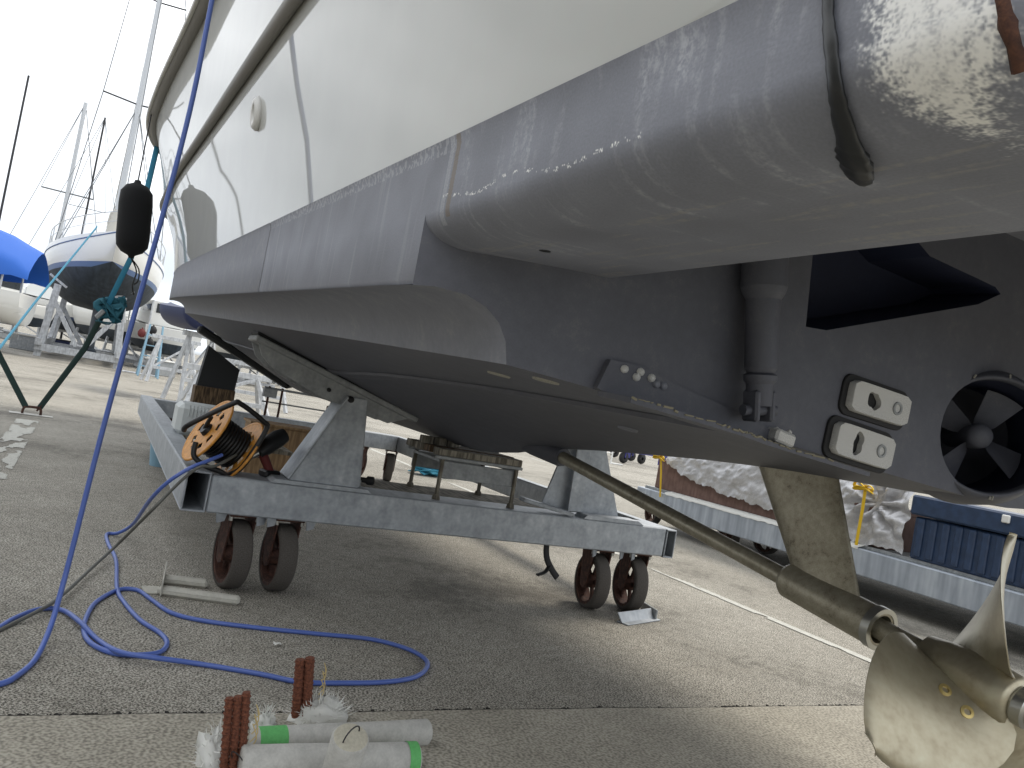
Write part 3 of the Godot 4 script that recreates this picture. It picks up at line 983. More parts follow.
func build_anodes(y: Node3D) -> void:
	for q in [[[857, 380], [915, 398], [905, 428], [848, 408], 2], [[842, 421], [900, 441], [888, 470], [831, 452], 5]]:
		var z := -TS + 0.016
		var p := []
		for k in 4:
			p.append(on_z(q[k][0], q[k][1], z))
		var cc: Vector3 = (p[0] + p[1] + p[2] + p[3]) / 4.0
		var ex: Vector3 = ((p[1] + p[2]) - (p[0] + p[3])).normalized()
		var w: float = ((p[1] + p[2]) - (p[0] + p[3])).length() / 2.0
		var h: float = ((p[0] + p[1]) - (p[2] + p[3])).length() / 2.0
		var bs := Basis(ex, Vector3.BACK.cross(ex), Vector3.BACK)
		var st := S()
		slab_with_round_edge(st, rounded_rect(w + 0.018, h + 0.018, 0.02), Transform3D(bs, Vector3(cc.x - 0.004, cc.y, -TS - 0.001)), 0.006, 0.002)
		part("anode_backing", st, M.rubber, y)
		st = S()
		# zinc block with a corroded hole right through it
		var pg := PackedVector2Array()
		for k in 48:
			var a := TAU * k / 48
			var rr := pow(pow(absf(cos(a)) / (w / 2), 9.0) + pow(absf(sin(a)) / (h / 2), 9.0), -1.0 / 9.0)
			pg.append(Vector2(cos(a) * rr, sin(a) * rr))
		rng.seed = q[4]
		var hole := PackedVector2Array()
		for k in 14:
			var a := TAU * k / 14
			var r := 0.0150 * (1.0 + 0.22 * sin(a * 2 + q[4]) + rng.randf_range(-0.12, 0.12))
			hole.append(Vector2(-w * 0.13 + r * cos(a), r * 1.35 * sin(a)))
		var xf := Transform3D(bs, Vector3(cc.x, cc.y, -TS + 0.005))
		var t := 0.013
		# front face as a ring between outline and hole
		var n := pg.size()
		var inner := PackedVector2Array()
		var c2 := Vector2(-w * 0.13, 0)
		for k in n:
			var a := (pg[k] - c2).angle()
			var best := hole[0]
			var rr := 0.0150 * (1.0 + 0.22 * sin(a * 2 + q[4]) + 0.07 * sin(a * 5 + q[4]))
			best = c2 + Vector2(cos(a) * rr, sin(a) * rr * 1.2)
			inner.append(best)
		for k in n:
			var k2 := (k + 1) % n
			st.set_smooth_group(-1)
			var oa := c2 + (pg[k] - c2) * 0.965
			var ob := c2 + (pg[k2] - c2) * 0.965
			poly(st, [xf * Vector3(oa.x, oa.y, t), xf * Vector3(ob.x, ob.y, t), xf * Vector3(inner[k2].x, inner[k2].y, t - 0.002), xf * Vector3(inner[k].x, inner[k].y, t - 0.002)], Vector3.BACK)
			st.set_smooth_group(1)
			poly(st, [xf * Vector3(pg[k].x, pg[k].y, t - 0.005), xf * Vector3(pg[k2].x, pg[k2].y, t - 0.005), xf * Vector3(ob.x, ob.y, t), xf * Vector3(oa.x, oa.y, t)], bs * Vector3(pg[k].x, pg[k].y, 0.02))
			poly(st, [xf * Vector3(pg[k].x, pg[k].y, 0), xf * Vector3(pg[k2].x, pg[k2].y, 0), xf * Vector3(pg[k2].x, pg[k2].y, t - 0.005), xf * Vector3(pg[k].x, pg[k].y, t - 0.005)], bs * Vector3(pg[k].x, pg[k].y, 0))
			st.set_smooth_group(2)
			var ic := c2 - inner[k]
			poly(st, [xf * Vector3(inner[k].x, inner[k].y, t - 0.002), xf * Vector3(inner[k2].x, inner[k2].y, t - 0.002), xf * Vector3(inner[k2].x, inner[k2].y, -0.0005), xf * Vector3(inner[k].x, inner[k].y, -0.0005)], bs * Vector3(ic.x, ic.y, 0))
		var an := part("anode", st, M.zinc, y)
		st = S()
		lathe(st, [Vector2(0.013, -0.004), Vector2(0.012, 0.0015), Vector2(0.008, 0.0015), Vector2(0.007, -0.002), Vector2(0.0, -0.001)], frame(xf * Vector3(w * 0.26, 0, t), Vector3.BACK), 14, false)
		part("anode_bolt", st, M.galv_dull, an)

func thruster_mouth() -> Vector3:
	return on_z(994, 436, -TS + 0.035)
func build_thruster(y: Node3D) -> void:
	# a tube set across the boat on the transom, its mouth open to port
	var ax := Vector3(-0.60, 0.0, 0.80)
	var hub := thruster_mouth() - ax * 0.05
	var st := S()
	var xf := frame(hub, ax, Vector3.UP)
	var R := 0.112
	lathe(st, [Vector2(R + 0.035, -0.10), Vector2(R + 0.028, -0.01), Vector2(R + 0.014, 0.035), Vector2(R + 0.008, 0.049), Vector2(R + 0.003, 0.051), Vector2(R, 0.044), Vector2(R - 0.002, -0.22), Vector2(0.0, -0.222)], xf, 48, true)
	var tn := part("thruster_tunnel", st, M.foul_dark_shade, y)
	st = S()
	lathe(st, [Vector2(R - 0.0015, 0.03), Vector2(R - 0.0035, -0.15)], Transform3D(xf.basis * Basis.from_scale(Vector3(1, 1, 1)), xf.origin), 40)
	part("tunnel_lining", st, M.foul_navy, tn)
	st = S()
	lathe(st, [Vector2(0.026, -0.16), Vector2(0.026, -0.02), Vector2(0.022, -0.008), Vector2(0.008, -0.004), Vector2(0.0, -0.004)], xf, 18)
	var hb := part("thruster_hub", st, M.foul_dark_shade, y)
	for k in 4:
		st = S()
		var a := TAU * k / 4 + 0.5
		var rr := []
		for i in 6:
			var r := lerpf(0.02, R - 0.008, i / 5.0)
			var wv := lerpf(0.018, 0.052, i / 5.0)
			var row := []
			for j in 5:
				var t := (j / 4.0 - 0.5) * 2.0
				var ang := a + t * wv / maxf(r, 0.03) * 0.62
				row.append(xf * Vector3(cos(ang) * r, -0.045 + t * 0.020, sin(ang) * r))
			rr.append(row)
		loft(st, rr, 0, true)
		var r2 := []
		for row in rr:
			var nr := []
			for p in row:
				nr.append(p - ax * 0.004)
			r2.append(nr)
		loft(st, r2, 1, false)
		part("thruster_blade", st, M.foul if k == 1 else M.foul_dark_shade, hb)
	# paint chips round the mouth
	st = S()
	rng.seed = 12
	for i in 9:
		var a := rng.randf() * TAU
		box(st, xf * Vector3(cos(a) * (R + 0.010), 0.050, sin(a) * (R + 0.010)), Vector3(rng.randf_range(0.003, 0.010), 0.003, rng.randf_range(0.003, 0.006)), xf.basis * Basis(Vector3.UP, a), 0.001)
	part("paint_chips", st, M.white_flake, tn)

func build_drive(y: Node3D) -> void:
	# shaft from the log to the propeller
	var a := Vector3(CX, 0.870, -2.92)
	var b := Vector3(CX, 0.608, -0.90)
	var d := (b - a).normalized()
	var at := func(s: float) -> Vector3: return a + d * ((2.92 - s) / d.z)
	var st := S()
	tube(st, [at.call(3.0), at.call(2.2), at.call(1.5), at.call(0.98)], 0.0245, 20)
	part("propeller_shaft", st, M.shaft, y)
	st = S()
	tube(st, [at.call(3.3), at.call(2.98), at.call(2.78), at.call(2.76)], [0.06, 0.055, 0.042, 0.036], 16)
	part("shaft_log", st, M.foul_dark_shade, y)
	# strut: bearing barrel and raked blade of foil section
	st = S()
	var p0: Vector3 = at.call(1.535)
	var xf := frame(p0, d, Vector3.RIGHT)
	var bl := 0.30
	lathe(st, [Vector2(0.028, 0.0), Vector2(0.040, 0.0), Vector2(0.047, 0.012), Vector2(0.048, bl - 0.012), Vector2(0.050, bl - 0.010), Vector2(0.050, bl), Vector2(0.034, bl), Vector2(0.034, bl - 0.10), Vector2(0.028, bl - 0.11)], xf, 28, false, true)
	var strut := part("strut_barrel", st, M.shaft, y)
	st = S()
	lathe(st, [Vector2(0.040, bl - 0.02), Vector2(0.0515, bl - 0.02), Vector2(0.0515, bl + 0.002), Vector2(0.040, bl + 0.002)], xf, 28, false, true)
	part("bearing_ring", st, M.steel, strut)
	st = S()
	var rows := []
	for i in 9:
		var t := i / 8.0
		# leading and trailing edge, from the barrel up to the hull
		var le: Vector3 = at.call(1.50).lerp(Vector3(CX, 0.99, -1.72), t)
		var te: Vector3 = at.call(1.285).lerp(Vector3(CX, 0.99, -1.43), t)
		if i == 0:
			le += Vector3(0, 0.02, 0)
			te += Vector3(0, 0.02, 0)
		var row := []
		for k in 17:
			var u := TAU * k / 16
			var cch := 0.5 - 0.5 * cos(u)
			var th := 0.016 * sin(u) * (1.25 - 0.5 * cch)
			row.append(le.lerp(te, cch) + Vector3(-th, 0, 0))
		rows.append(row)
	loft(st, rows, 0, true)
	part("strut_blade", st, M.shaft, y)
	# propeller: hub, three wide twisted blades, nut
	var hubc: Vector3 = at.call(1.015)
	var px := frame(hubc, d, Vector3.RIGHT)
	st = S()
	lathe(st, [Vector2(0.024, -0.105), Vector2(0.043, -0.105), Vector2(0.050, -0.06), Vector2(0.055, 0.0), Vector2(0.056, 0.06), Vector2(0.053, 0.09), Vector2(0.047, 0.098), Vector2(0.0, 0.098)], px, 32)
	var hub := part("propeller_hub", st, M.bronze, y)
	st = S()
	lathe(st, [Vector2(0.034, 0.096), Vector2(0.040, 0.104), Vector2(0.040, 0.125), Vector2(0.034, 0.13), Vector2(0.032, 0.165), Vector2(0.024, 0.17), Vector2(0.0, 0.17)], px, 24, false)
	part("anode_nut", st, M.steel, hub)
	var RP := 0.315
	for k in 3:
		var th0 := deg_to_rad([80.0, 204.0, 322.0][k])
		var front := []
		var backr := []
		var rim_f := []
		for i in 15:
			var t := 1.0 - pow(1.0 - i / 14.0, 1.7)
			var r := lerpf(0.035, RP, t)
			# chord grows fast, is widest at two thirds, rounds off to the tip
			var ch := 0.345 * pow(sin(PI * clampf(0.17 + 0.83 * pow(t, 0.88), 0.0, 1.0)), 0.60) * lerpf(0.86, 1.0, t)
			if i == 14:
				ch = 0.05
			var beta := atan2(0.36, TAU * r * 0.62 + 0.16)
			beta = lerpf(1.18, 0.40, pow(t, 0.55))
			var f1 := []
			var f2 := []
			for j in 13:
				var c := (j / 12.0 - 0.5) * ch
				var tang := c * cos(beta)
				var axl := c * sin(beta)
				# wrap the tangential part on the cylinder of radius r
				var an := th0 - tang / maxf(r, 0.075)
				var camber := 0.012 * (1.0 - pow(2.0 * c / maxf(ch, 0.001), 2.0)) * t
				var thick := lerpf(0.011, 0.0015, t) * sqrt(maxf(0.0, 1.0 - pow(2.0 * c / maxf(ch, 0.001), 2.0)) + 0.02)
				var rad := Vector3(cos(an), sin(an), 0) * r
				var base: Vector3 = hubc + rad + Vector3(0, -0.144 * 0 , 0) - Vector3(0, 0, 1) * (axl) + Vector3(0, 0, 1) * camber + Vector3(0, d.y, 0) * 0.0
				var nrm := Vector3(sin(an) * sin(beta), -cos(an) * sin(beta), cos(beta))
				f1.append(base + nrm * thick)
				f2.append(base - nrm * thick)
			front.append(f1)
			backr.append(f2)
		st = S()
		loft(st, front, 0, true)
		loft(st, backr, 1, false)
		for e in [0, 12]:
			var rr := []
			for i in 15:
				rr.append([front[i][e], backr[i][e]])
			loft(st, rr, 2 + e, e == 0)
		loft(st, [front[14], backr[14]], 30, false)
		part("propeller_blade", st, M.bronze, hub)
		# each blade carries two brass-rimmed plugs near its root
		if k == 1:
			for w in [[945, 690], [967, 712]]:
				var pp := hit_grid(front, w[0], w[1])
				var st2 := S()
				lathe(st2, [Vector2(0.0135, -0.003), Vector2(0.013, 0.002), Vector2(0.007, 0.003), Vector2(0.006, -0.002), Vector2(0.0, -0.002)], frame(pp[0], pp[1]), 16, false)
				part("plug", st2, M.brass, hub)
func hit_grid(rows: Array, u: float, v: float) -> Array:
	var d := ray(u, v)
	for i in rows.size() - 1:
		for j in rows[i].size() - 1:
			for t in [[[i, j], [i + 1, j], [i + 1, j + 1]], [[i, j], [i + 1, j + 1], [i, j + 1]]]:
				var a: Vector3 = rows[t[0][0]][t[0][1]]
				var b: Vector3 = rows[t[1][0]][t[1][1]]
				var c: Vector3 = rows[t[2][0]][t[2][1]]
				var h = Geometry3D.ray_intersects_triangle(EYE, d, a, b, c)
				if h != null:
					var n := (b - a).cross(c - a).normalized()
					if n.dot(d) > 0:
						n = -n
					return [h, n]
	return [on_z(u, v, -0.96), Vector3.BACK]

# ------------------------------------------------------------------ the cradle
func make_caster(parent: Node3D, at: Vector3, head: float, drop: float) -> void:
	# swivel caster: fork plates and top plate, rusty spoked wheel with a worn tread. head: heading of its rolling direction
	var b := Basis(Vector3.UP, -head)
	var R := 0.152
	var W := 0.082
	var st := S()
	for s in [-1.0, 1.0]:
		var pg := PackedVector2Array([Vector2(-0.075, drop), Vector2(0.075, drop), Vector2(0.035, R - 0.03), Vector2(0.0, R - 0.045), Vector2(-0.035, R - 0.03)])
		prism(st, pg, Transform3D(b * Basis(Vector3.UP, PI / 2), at + b * Vector3(s * (W / 2 + 0.012), 0, 0)), 0.007)
	var c := part("caster", st, M.rust, parent)
	st = S()
	box(st, at + Vector3(0, drop - 0.006, 0), Vector3(W + 0.05, 0.012, 0.16), b, 0.003)
	part("top_plate", st, M.rust, c)
	for sx in [-1, 1]:
		for sz in [-1, 1]:
			st = S()
			tube(st, [at + b * Vector3(sx * 0.058, drop - 0.03, sz * 0.068), at + b * Vector3(sx * 0.058, drop + 0.002, sz * 0.068)], 0.009, 6)
			part("bolt", st, M.steel, c)
	var ax := b * Vector3.RIGHT
	var xf := frame(at + Vector3(0, R, 0), ax, Vector3.UP)
	st = S()
	lathe(st, [Vector2(R - 0.022, -W / 2), Vector2(R - 0.008, -W / 2), Vector2(R - 0.002, -W / 2 + 0.006), Vector2(R, -W / 2 + 0.014), Vector2(R, W / 2 - 0.014), Vector2(R - 0.002, W / 2 - 0.006), Vector2(R - 0.008, W / 2), Vector2(R - 0.022, W / 2)], xf, 32, true, false)
	part("tyre", st, M.tyre, c)
	# dished iron centre with five round holes
	st = S()
	var rim := []
	lathe(st, [Vector2(R - 0.021, -W / 2 + 0.002), Vector2(R - 0.036, -W / 2 + 0.004), Vector2(R - 0.036, W / 2 - 0.004), Vector2(R - 0.021, W / 2 - 0.002)], xf, 32, false)
	lathe(st, [Vector2(0.0, -W / 2 - 0.014), Vector2(0.026, -W / 2 - 0.014), Vector2(0.030, -W / 2), Vector2(0.040, -0.012), Vector2(0.040, 0.012), Vector2(0.030, W / 2), Vector2(0.026, W / 2 + 0.014), Vector2(0.0, W / 2 + 0.014)], xf, 18, false)
	for k in 5:
		var a0 := TAU * k / 5
		# web between two holes
		var pg := PackedVector2Array()
		for q in [[0.036, -0.42], [0.060, -0.20], [0.085, -0.13], [0.108, -0.24], [0.118, -0.50], [0.118, 0.0], [0.118, 0.50], [0.108, 0.24], [0.085, 0.13], [0.060, 0.20], [0.036, 0.42], [0.030, 0.0]]:
			pg.append(Vector2(cos(a0 + q[1]) * q[0], sin(a0 + q[1]) * q[0]))
		prism(st, pg, Transform3D(xf.basis * Basis(Vector3.RIGHT, -PI / 2), xf.origin), 0.012)
	part("wheel_centre", st, M.rust, c)

func hollow_beam(st: SurfaceTool, a: Vector3, b: Vector3, w: float, h: float, t := 0.008) -> void:
	# rectangular tube from a to b (a, b on its axis)
	var d := (b - a).normalized()
	var r := d.cross(Vector3.UP).normalized()
	var u := r.cross(d)
	bar(st, a + u * (h - t) / 2, b + u * (h - t) / 2, w, t)
	bar(st, a - u * (h - t) / 2, b - u * (h - t) / 2, w, t)
	bar(st, a + r * (w - t) / 2, b + r * (w - t) / 2, t, h - 2 * t - 0.001)
	bar(st, a - r * (w - t) / 2, b - r * (w - t) / 2, t, h - 2 * t - 0.001)

func build_cradle() -> void:
	var c := thing("boat_cradle", "galvanised steel cradle on rusty casters under the grey-bottomed motor yacht", "cradle", Vector3(CX, 0, -3.7))
	var st := S()
	# stern cross beam: closed box with a lip along its top edge
	box(st, Vector3(1.735, 0.42, -3.69), Vector3(2.46, 0.16, 0.22), Basis(), 0.006)
	part("cross_beam", st, M.galv, c)
	st = S()
	hollow_beam(st, Vector3(0.452, 0.425, -3.578), Vector3(0.452, 0.425, -8.4), 0.10, 0.172)
	part("side_beam", st, M.galv, c)
	st = S()
	hollow_beam(st, Vector3(3.005, 0.415, -3.578), Vector3(3.005, 0.415, -8.4), 0.07, 0.16)
	part("side_beam", st, M.galv, c)
	for z in [-8.3]:
		st = S()
		box(st, Vector3(1.735, 0.42, z), Vector3(2.46, 0.16, 0.16), Basis(), 0.006)
		part("cross_beam", st, M.galv, c)
	# weathered walkway plate behind the stern beam
	st = S()
	box(st, Vector3(1.70, 0.485, -3.985), Vector3(1.30, 0.022, 0.36), Basis(), 0.003)
	part("deck_plate", st, M.wood_grey, c)
	st = S()
	box(st, Vector3(1.70, 0.452, -4.05), Vector3(1.2, 0.04, 0.04), Basis(), 0.003)
	part("plate_bearer", st, M.galv_dull, c)
	# casters
	for q in [[0.665, -9.0], [0.868, -6.0], [2.60, 8.0], [2.86, 10.0]]:
		make_caster(c, Vector3(q[0], 0, -3.69), deg_to_rad(q[1]), 0.34)
	for q in [[0.665, -20.0], [0.868, 15.0], [2.60, 40.0], [2.95, 15.0]]:
		make_caster(c, Vector3(q[0], 0, -8.3), deg_to_rad(q[1]), 0.34)
	# folded bracket ears under the beam's edge
	for x in [0.575, 0.745, 0.79, 0.965, 2.52, 2.70, 2.78]:
		st = S()
		prism(st, PackedVector2Array([Vector2(-0.03, 0), Vector2(0.03, 0), Vector2(0.018, -0.035), Vector2(-0.022, -0.04)]), Transform3D(Basis(Vector3.UP, 0.6), Vector3(x, 0.341, -3.60)), 0.006)
		part("bracket_ear", st, M.galv, c)
	# --- port post and its swivelling pad
	st = S()
	var z := -3.60
	prism(st, PackedVector2Array([Vector2(0.83, 0.518), Vector2(1.15, 0.518), Vector2(1.115, 0.925), Vector2(1.03, 0.925)]), Transform3D(Basis(), Vector3(0, 0, z)), 0.012)
	prism(st, PackedVector2Array([Vector2(0.83, 0.518), Vector2(1.15, 0.518), Vector2(1.115, 0.925), Vector2(1.03, 0.925)]), Transform3D(Basis(), Vector3(0, 0, z - 0.16)), 0.012)
	var post := part("post", st, M.galv, c)
	st = S()
	bar(st, Vector3(0.822, 0.522, z - 0.075), Vector3(1.022, 0.925, z - 0.075), 0.185, 0.010, Vector3(-1, 0.5, 0))
	part("post_flange", st, M.galv, post)
	st = S()
	bar(st, Vector3(1.157, 0.522, z - 0.08), Vector3(1.122, 0.90, z - 0.08), 0.14, 0.010, Vector3(1, 0, 0))
	part("post_flange", st, M.galv, post)
	st = S()
	prism(st, PackedVector2Array([Vector2(-0.24, 0), Vector2(0.22, 0), Vector2(0.20, 0.016), Vector2(-0.22, 0.016)]), Transform3D(Basis(), Vector3(0.99, 0.501, z - 0.075)), 0.20)
	part("base_plate", st, M.galv, post)
	pad_arm(c, Vector3(0.575, 1.112, z), Vector3(1.372, 0.872, z), 0.20, M.galv_dull, true)
	# --- starboard post, seen through the gap beside the shaft
	st = S()
	prism(st, PackedVector2Array([Vector2(2.19, 0.518), Vector2(2.70, 0.518), Vector2(2.52, 0.93), Vector2(2.30, 0.93)]), Transform3D(Basis(), Vector3(0, 0, -3.70)), 0.012)
	post = part("post", st, M.galv, c)
	st = S()
	bar(st, Vector3(2.38, 0.522, -3.655), Vector3(2.37, 0.92, -3.655), 0.012, 0.09, Vector3.RIGHT)
	part("post_rib", st, M.galv, post)
	st = S()
	prism(st, PackedVector2Array([Vector2(-0.20, 0.0), Vector2(0.20, 0), Vector2(0.16, 0.02), Vector2(-0.18, 0.02)]), Transform3D(Basis(), Vector3(2.60, 0.501, -3.63)), 0.10)
	part("base_plate", st, M.galv, post)
	st = S()
	bar(st, Vector3(2.05, 0.555, -3.66), Vector3(2.34, 0.512, -3.62), 0.09, 0.02)
	part("foot_wedge", st, M.galv, post)
	pad_arm(c, Vector3(2 * CX - 0.575, 1.112, z - 0.1), Vector3(2 * CX - 1.30, 0.893, z - 0.1), 0.20, M.galv_dull, false)
	# --- forward posts on timber blocks
	for q in [[1.03, 1.0], [2.37, -1.0]]:
		var x: float = q[0]
		var s: float = q[1]
		st = S()
		box(st, Vector3(x, 0.598, -8.3), Vector3(0.37, 0.195, 0.26), Basis(Vector3.BACK, 0.02 * s), 0.008)
		part("timber_block", st, M.wood, c)
		st = S()
		prism(st, PackedVector2Array([Vector2(-0.17, 0.695), Vector2(0.18, 0.695), Vector2(0.19, 1.0 - 0.09 * s), Vector2(-0.13, 1.0 + 0.09 * s)]), Transform3D(Basis(), Vector3(x, 0, -8.3)), 0.16)
		part("post", st, M.pad, c)
		var pa := Vector3(x - 0.25 * s, 1.24, -8.3)
		var pb := Vector3(x + 0.70 * s, 0.83, -8.3)
		st = S()
		bar(st, pa, pb, 0.22, 0.07, Vector3.UP, 0.02)
		part("pad", st, M.pad, c)
	# forward pad skin
	# small things fixed to it: a dangling strap of black rubber
	st = S()
	var hp := [Vector3(2.25, 0.345, -3.66), Vector3(2.25, 0.30, -3.655), Vector3(2.265, 0.25, -3.65), Vector3(2.30, 0.20, -3.64), Vector3(2.335, 0.165, -3.635)]
	tube(st, smooth_path(hp, 4), 0.018, 8, true, 0.35, Vector3.BACK)
	tube(st, smooth_path([Vector3(2.282, 0.225, -3.645), Vector3(2.25, 0.19, -3.63), Vector3(2.20, 0.175, -3.62)], 4), 0.013, 8, true, 0.4, Vector3.UP)
	part("rubber_strap", st, M.rubber, c)

func pad_arm(c: Node3D, a: Vector3, b: Vector3, w: float, m: Material, near: bool) -> void:
	# channel section lying under the hull with its web cut back at the ends, a plate on top and rubber above it
	var d := (b - a).normalized()
	var n := Vector3(-d.y, d.x, 0)
	if n.y < 0:
		n = -n
	var off := Vector3(0, 0, -w / 2)
	var st := S()
	bar(st, a + off + Vector3(0, 0, 0.012), b + off + Vector3(0, 0, 0.012), w + 0.024, 0.026, n, 0.005)
	var pad := part("pad", st, m, c)
	st = S()
	var l := (b - a).length()
	for zz in [-0.012, -w + 0.012]:
		var xf := Transform3D(Basis(d, n, d.cross(n)), a + Vector3(0, 0, zz))
		prism(st, PackedVector2Array([Vector2(0.02, -0.014), Vector2(l - 0.04, -0.014), Vector2(l - 0.12, -0.075), Vector2(l * 0.45, -0.105), Vector2(0.12, -0.085), Vector2(0.06, -0.06)]), xf, 0.010)
	part("pad_web", st, m, pad)
	if near:
		st = S()
		var pc := a + d * (l * 0.60) - n * 0.055 + Vector3(0, 0, 0.004)
		lathe(st, [Vector2(0.016, -0.01), Vector2(0.015, 0.008), Vector2(0.0, 0.009)], frame(pc, Vector3.BACK), 12)
		lathe(st, [Vector2(0.010, -0.01), Vector2(0.009, 0.002), Vector2(0.0, 0.002)], frame(a + d * (l * 0.47) - n * 0.06, Vector3.BACK), 12)
		part("pivot_bolt", st, M.rubber, pad)
	st = S()
	bar(st, a + off + n * 0.026, b + off + n * 0.026, w - 0.02, 0.024, n, 0.006)
	part("rubber_face", st, M.pad, pad)

# ------------------------------------------------------------------ things on and round the cradle
func build_reel() -> void:
	var ctr := on_z(223, 441, -3.74)
	var ax := (Vector3(0.86, -0.46, -0.17)).normalized()
	var t := thing("cable_reel", "orange cable reel with black tube frame tipped over on the cradle corner", "cable reel", Vector3(0.58, 0.51, -3.72))
	var xf := frame(ctr, ax, Vector3.UP)
	for s in [-1.0, 1.0]:
		var st := S()
		var R := 0.158
		# flange with a rolled rim and a ring of slots
		var n := 40
		lathe(st, [Vector2(R - 0.012, -0.003), Vector2(R, -0.004), Vector2(R + 0.002, 0.003), Vector2(R - 0.004, 0.008), Vector2(R - 0.014, 0.004)], Transform3D(xf.basis, xf.origin + ax * 0.085 * s), n, true, true)
		lathe(st, [Vector2(0.105, -0.0015), Vector2(R - 0.012, -0.003), Vector2(R - 0.012, 0.003), Vector2(0.105, 0.0015)], Transform3D(xf.basis, xf.origin + ax * 0.085 * s), n, false, true)
		lathe(st, [Vector2(0.03, -0.0015), Vector2(0.075, -0.0015), Vector2(0.075, 0.0015), Vector2(0.03, 0.0015)], Transform3D(xf.basis, xf.origin + ax * 0.085 * s), n, false, true)
		for k in 9:
			var a0 := TAU * k / 9
			var pg := PackedVector2Array()
			for q in [[0.074, -0.16], [0.106, -0.13], [0.106, 0.13], [0.074, 0.16]]:
				pg.append(Vector2(cos(a0 + q[1]) * q[0], sin(a0 + q[1]) * q[0]))
			prism(st, pg, Transform3D(xf.basis * Basis(Vector3.RIGHT, -PI / 2), xf.origin + ax * 0.085 * s), 0.003)
		var f := part("flange", st, M.orange, t)
		if s < 0:
			st = S()
			lathe(st, [Vector2(0.0, -0.02), Vector2(0.026, -0.02), Vector2(0.032, 0.0), Vector2(0.0, 0.001)], Transform3D(xf.basis, xf.origin - ax * 0.086), 18, false)
			tube(st, smooth_path([xf * Vector3(0.0, -0.10, 0.0), xf * Vector3(0.03, -0.115, 0.02), xf * Vector3(0.05, -0.125, 0.05)], 4), 0.010, 8)
			part("crank_handle", st, M.black, f)
	var st := S()
	var pts := []
	for k in 140:
		var a := k * 0.42
		pts.append(xf * Vector3(cos(a) * 0.088, -0.075 + 0.15 * k / 139.0, sin(a) * 0.088))
	tube(st, pts, 0.0085, 6)
	lathe(st, [Vector2(0.084, -0.083), Vector2(0.084, 0.083)], xf, 24)
	part("wound_cable", st, M.black, t)
	# tube frame: a loop each side joined by the carrying bar
	st = S()
	# frame drawn in the reel's own plane: up the near side, across, down the far side
	var a1 := on_z(184, 430, -3.66)
	var a2 := on_z(190, 424, -3.62)
	var a3 := on_z(232, 404, -3.60)
	var a4 := on_z(241, 404, -3.60)
	var a5 := on_z(263, 421, -3.62)
	var a6 := on_z(266, 430, -3.63)
	var a7 := on_z(243, 466, -3.62)
	var a8 := on_z(228, 475, -3.66)
	tube(st, smooth_path([a1, a2, a3, a4, a5, a6, a7, a8], 5), 0.0115, 8)
	tube(st, smooth_path([on_z(196, 442, -3.62), on_z(194, 456, -3.61), on_z(206, 466, -3.60), on_z(219, 471, -3.60), on_z(228, 476, -3.64)], 5), 0.0115, 8)
	part("tube_frame", st, M.black, t)

func cord_path(px: Array, r: float) -> Array:
	var out := []
	for q in px:
		if q.size() == 2:
			out.append(on_y(q[0], q[1], r))
		elif q[2] < 0:
			out.append(on_z(q[0], q[1], q[2]))
		else:
			out.append(on_y(q[0], q[1], q[2]))
	return out

func build_cords() -> void:
	# the blue cord that hangs from the deck down to the ground
	var top := Vector3(gun_x(3.0) - 0.10, gun_y(3.0) + 0.02, -3.0)
	var r := 0.0085
	var t := thing("hanging_power_cord", "blue power cord hanging from the yacht's deck edge down to the ground", "cord", on_y(30, 665, 0))
	var st := S()
	var p := [top + Vector3(0.25, 0.10, 0), top + Vector3(0.10, 0.085, 0), top]
	p += cord_path([[212, 0, -3.0], [190, 110, -3.0], [160, 225, -3.0], [130, 330, -3.0], [100, 440, -3.0], [72, 550, -2.99], [60, 595, -2.96], [50, 628, -2.88], [36, 658, r * 1.2], [18, 675], [0, 684], [-40, 690], [-90, 680]], r)
	tube(st, smooth_path(p, 8), r, 8)
	part("cable", st, M.cord, t)
	# the blue cord off the reel, looped on the ground
	t = thing("looped_power_cord", "blue power cord run off the orange reel and looped on the asphalt", "cord", on_y(300, 678, 0))
	st = S()
	p = cord_path([[222, 455, -3.62], [205, 462, -3.57], [190, 468, -3.55], [168, 482, -3.56], [150, 500, -3.7], [133, 524, 0.10], [118, 533, 0.02], [107, 534, 0.0085], [108, 543], [116, 560], [117, 588], [124, 602], [140, 620], [160, 633], [167, 643], [160, 652], [140, 655], [113, 653], [92, 644], [84, 632], [86, 618], [96, 602], [118, 590], [137, 590], [152, 600], [172, 613], [205, 621], [260, 628], [320, 634], [370, 639], [405, 648], [424, 658], [427, 667], [415, 677], [385, 682], [340, 683], [300, 682], [260, 674], [200, 664], [150, 657, 0.024], [120, 652, 0.024], [98, 640, 0.012], [80, 622, 0.024], [62, 610, 0.012], [40, 609], [15, 618], [-10, 632], [-60, 650]], 0.0085)
	tube(st, smooth_path(p, 6), 0.0085, 8)
	part("cable", st, M.cord, t)
	t = thing("grey_power_cord", "dark grey power cord leaving the orange reel to the ground beside the blue one", "cord", on_y(40, 620, 0))
	st = S()
	p = cord_path([[236, 455, -3.66], [215, 466, -3.57], [200, 467, -3.545], [182, 480, -3.54], [150, 512, -3.45], [120, 542, 0.09], [95, 565, 0.03], [60, 597, 0.028], [38, 611, 0.026], [10, 625, 0.0065], [-30, 645, 0.0065]], 0.0065)
	tube(st, smooth_path(p, 6), 0.0068, 8)
	part("cable", st, M.cord_grey, t)

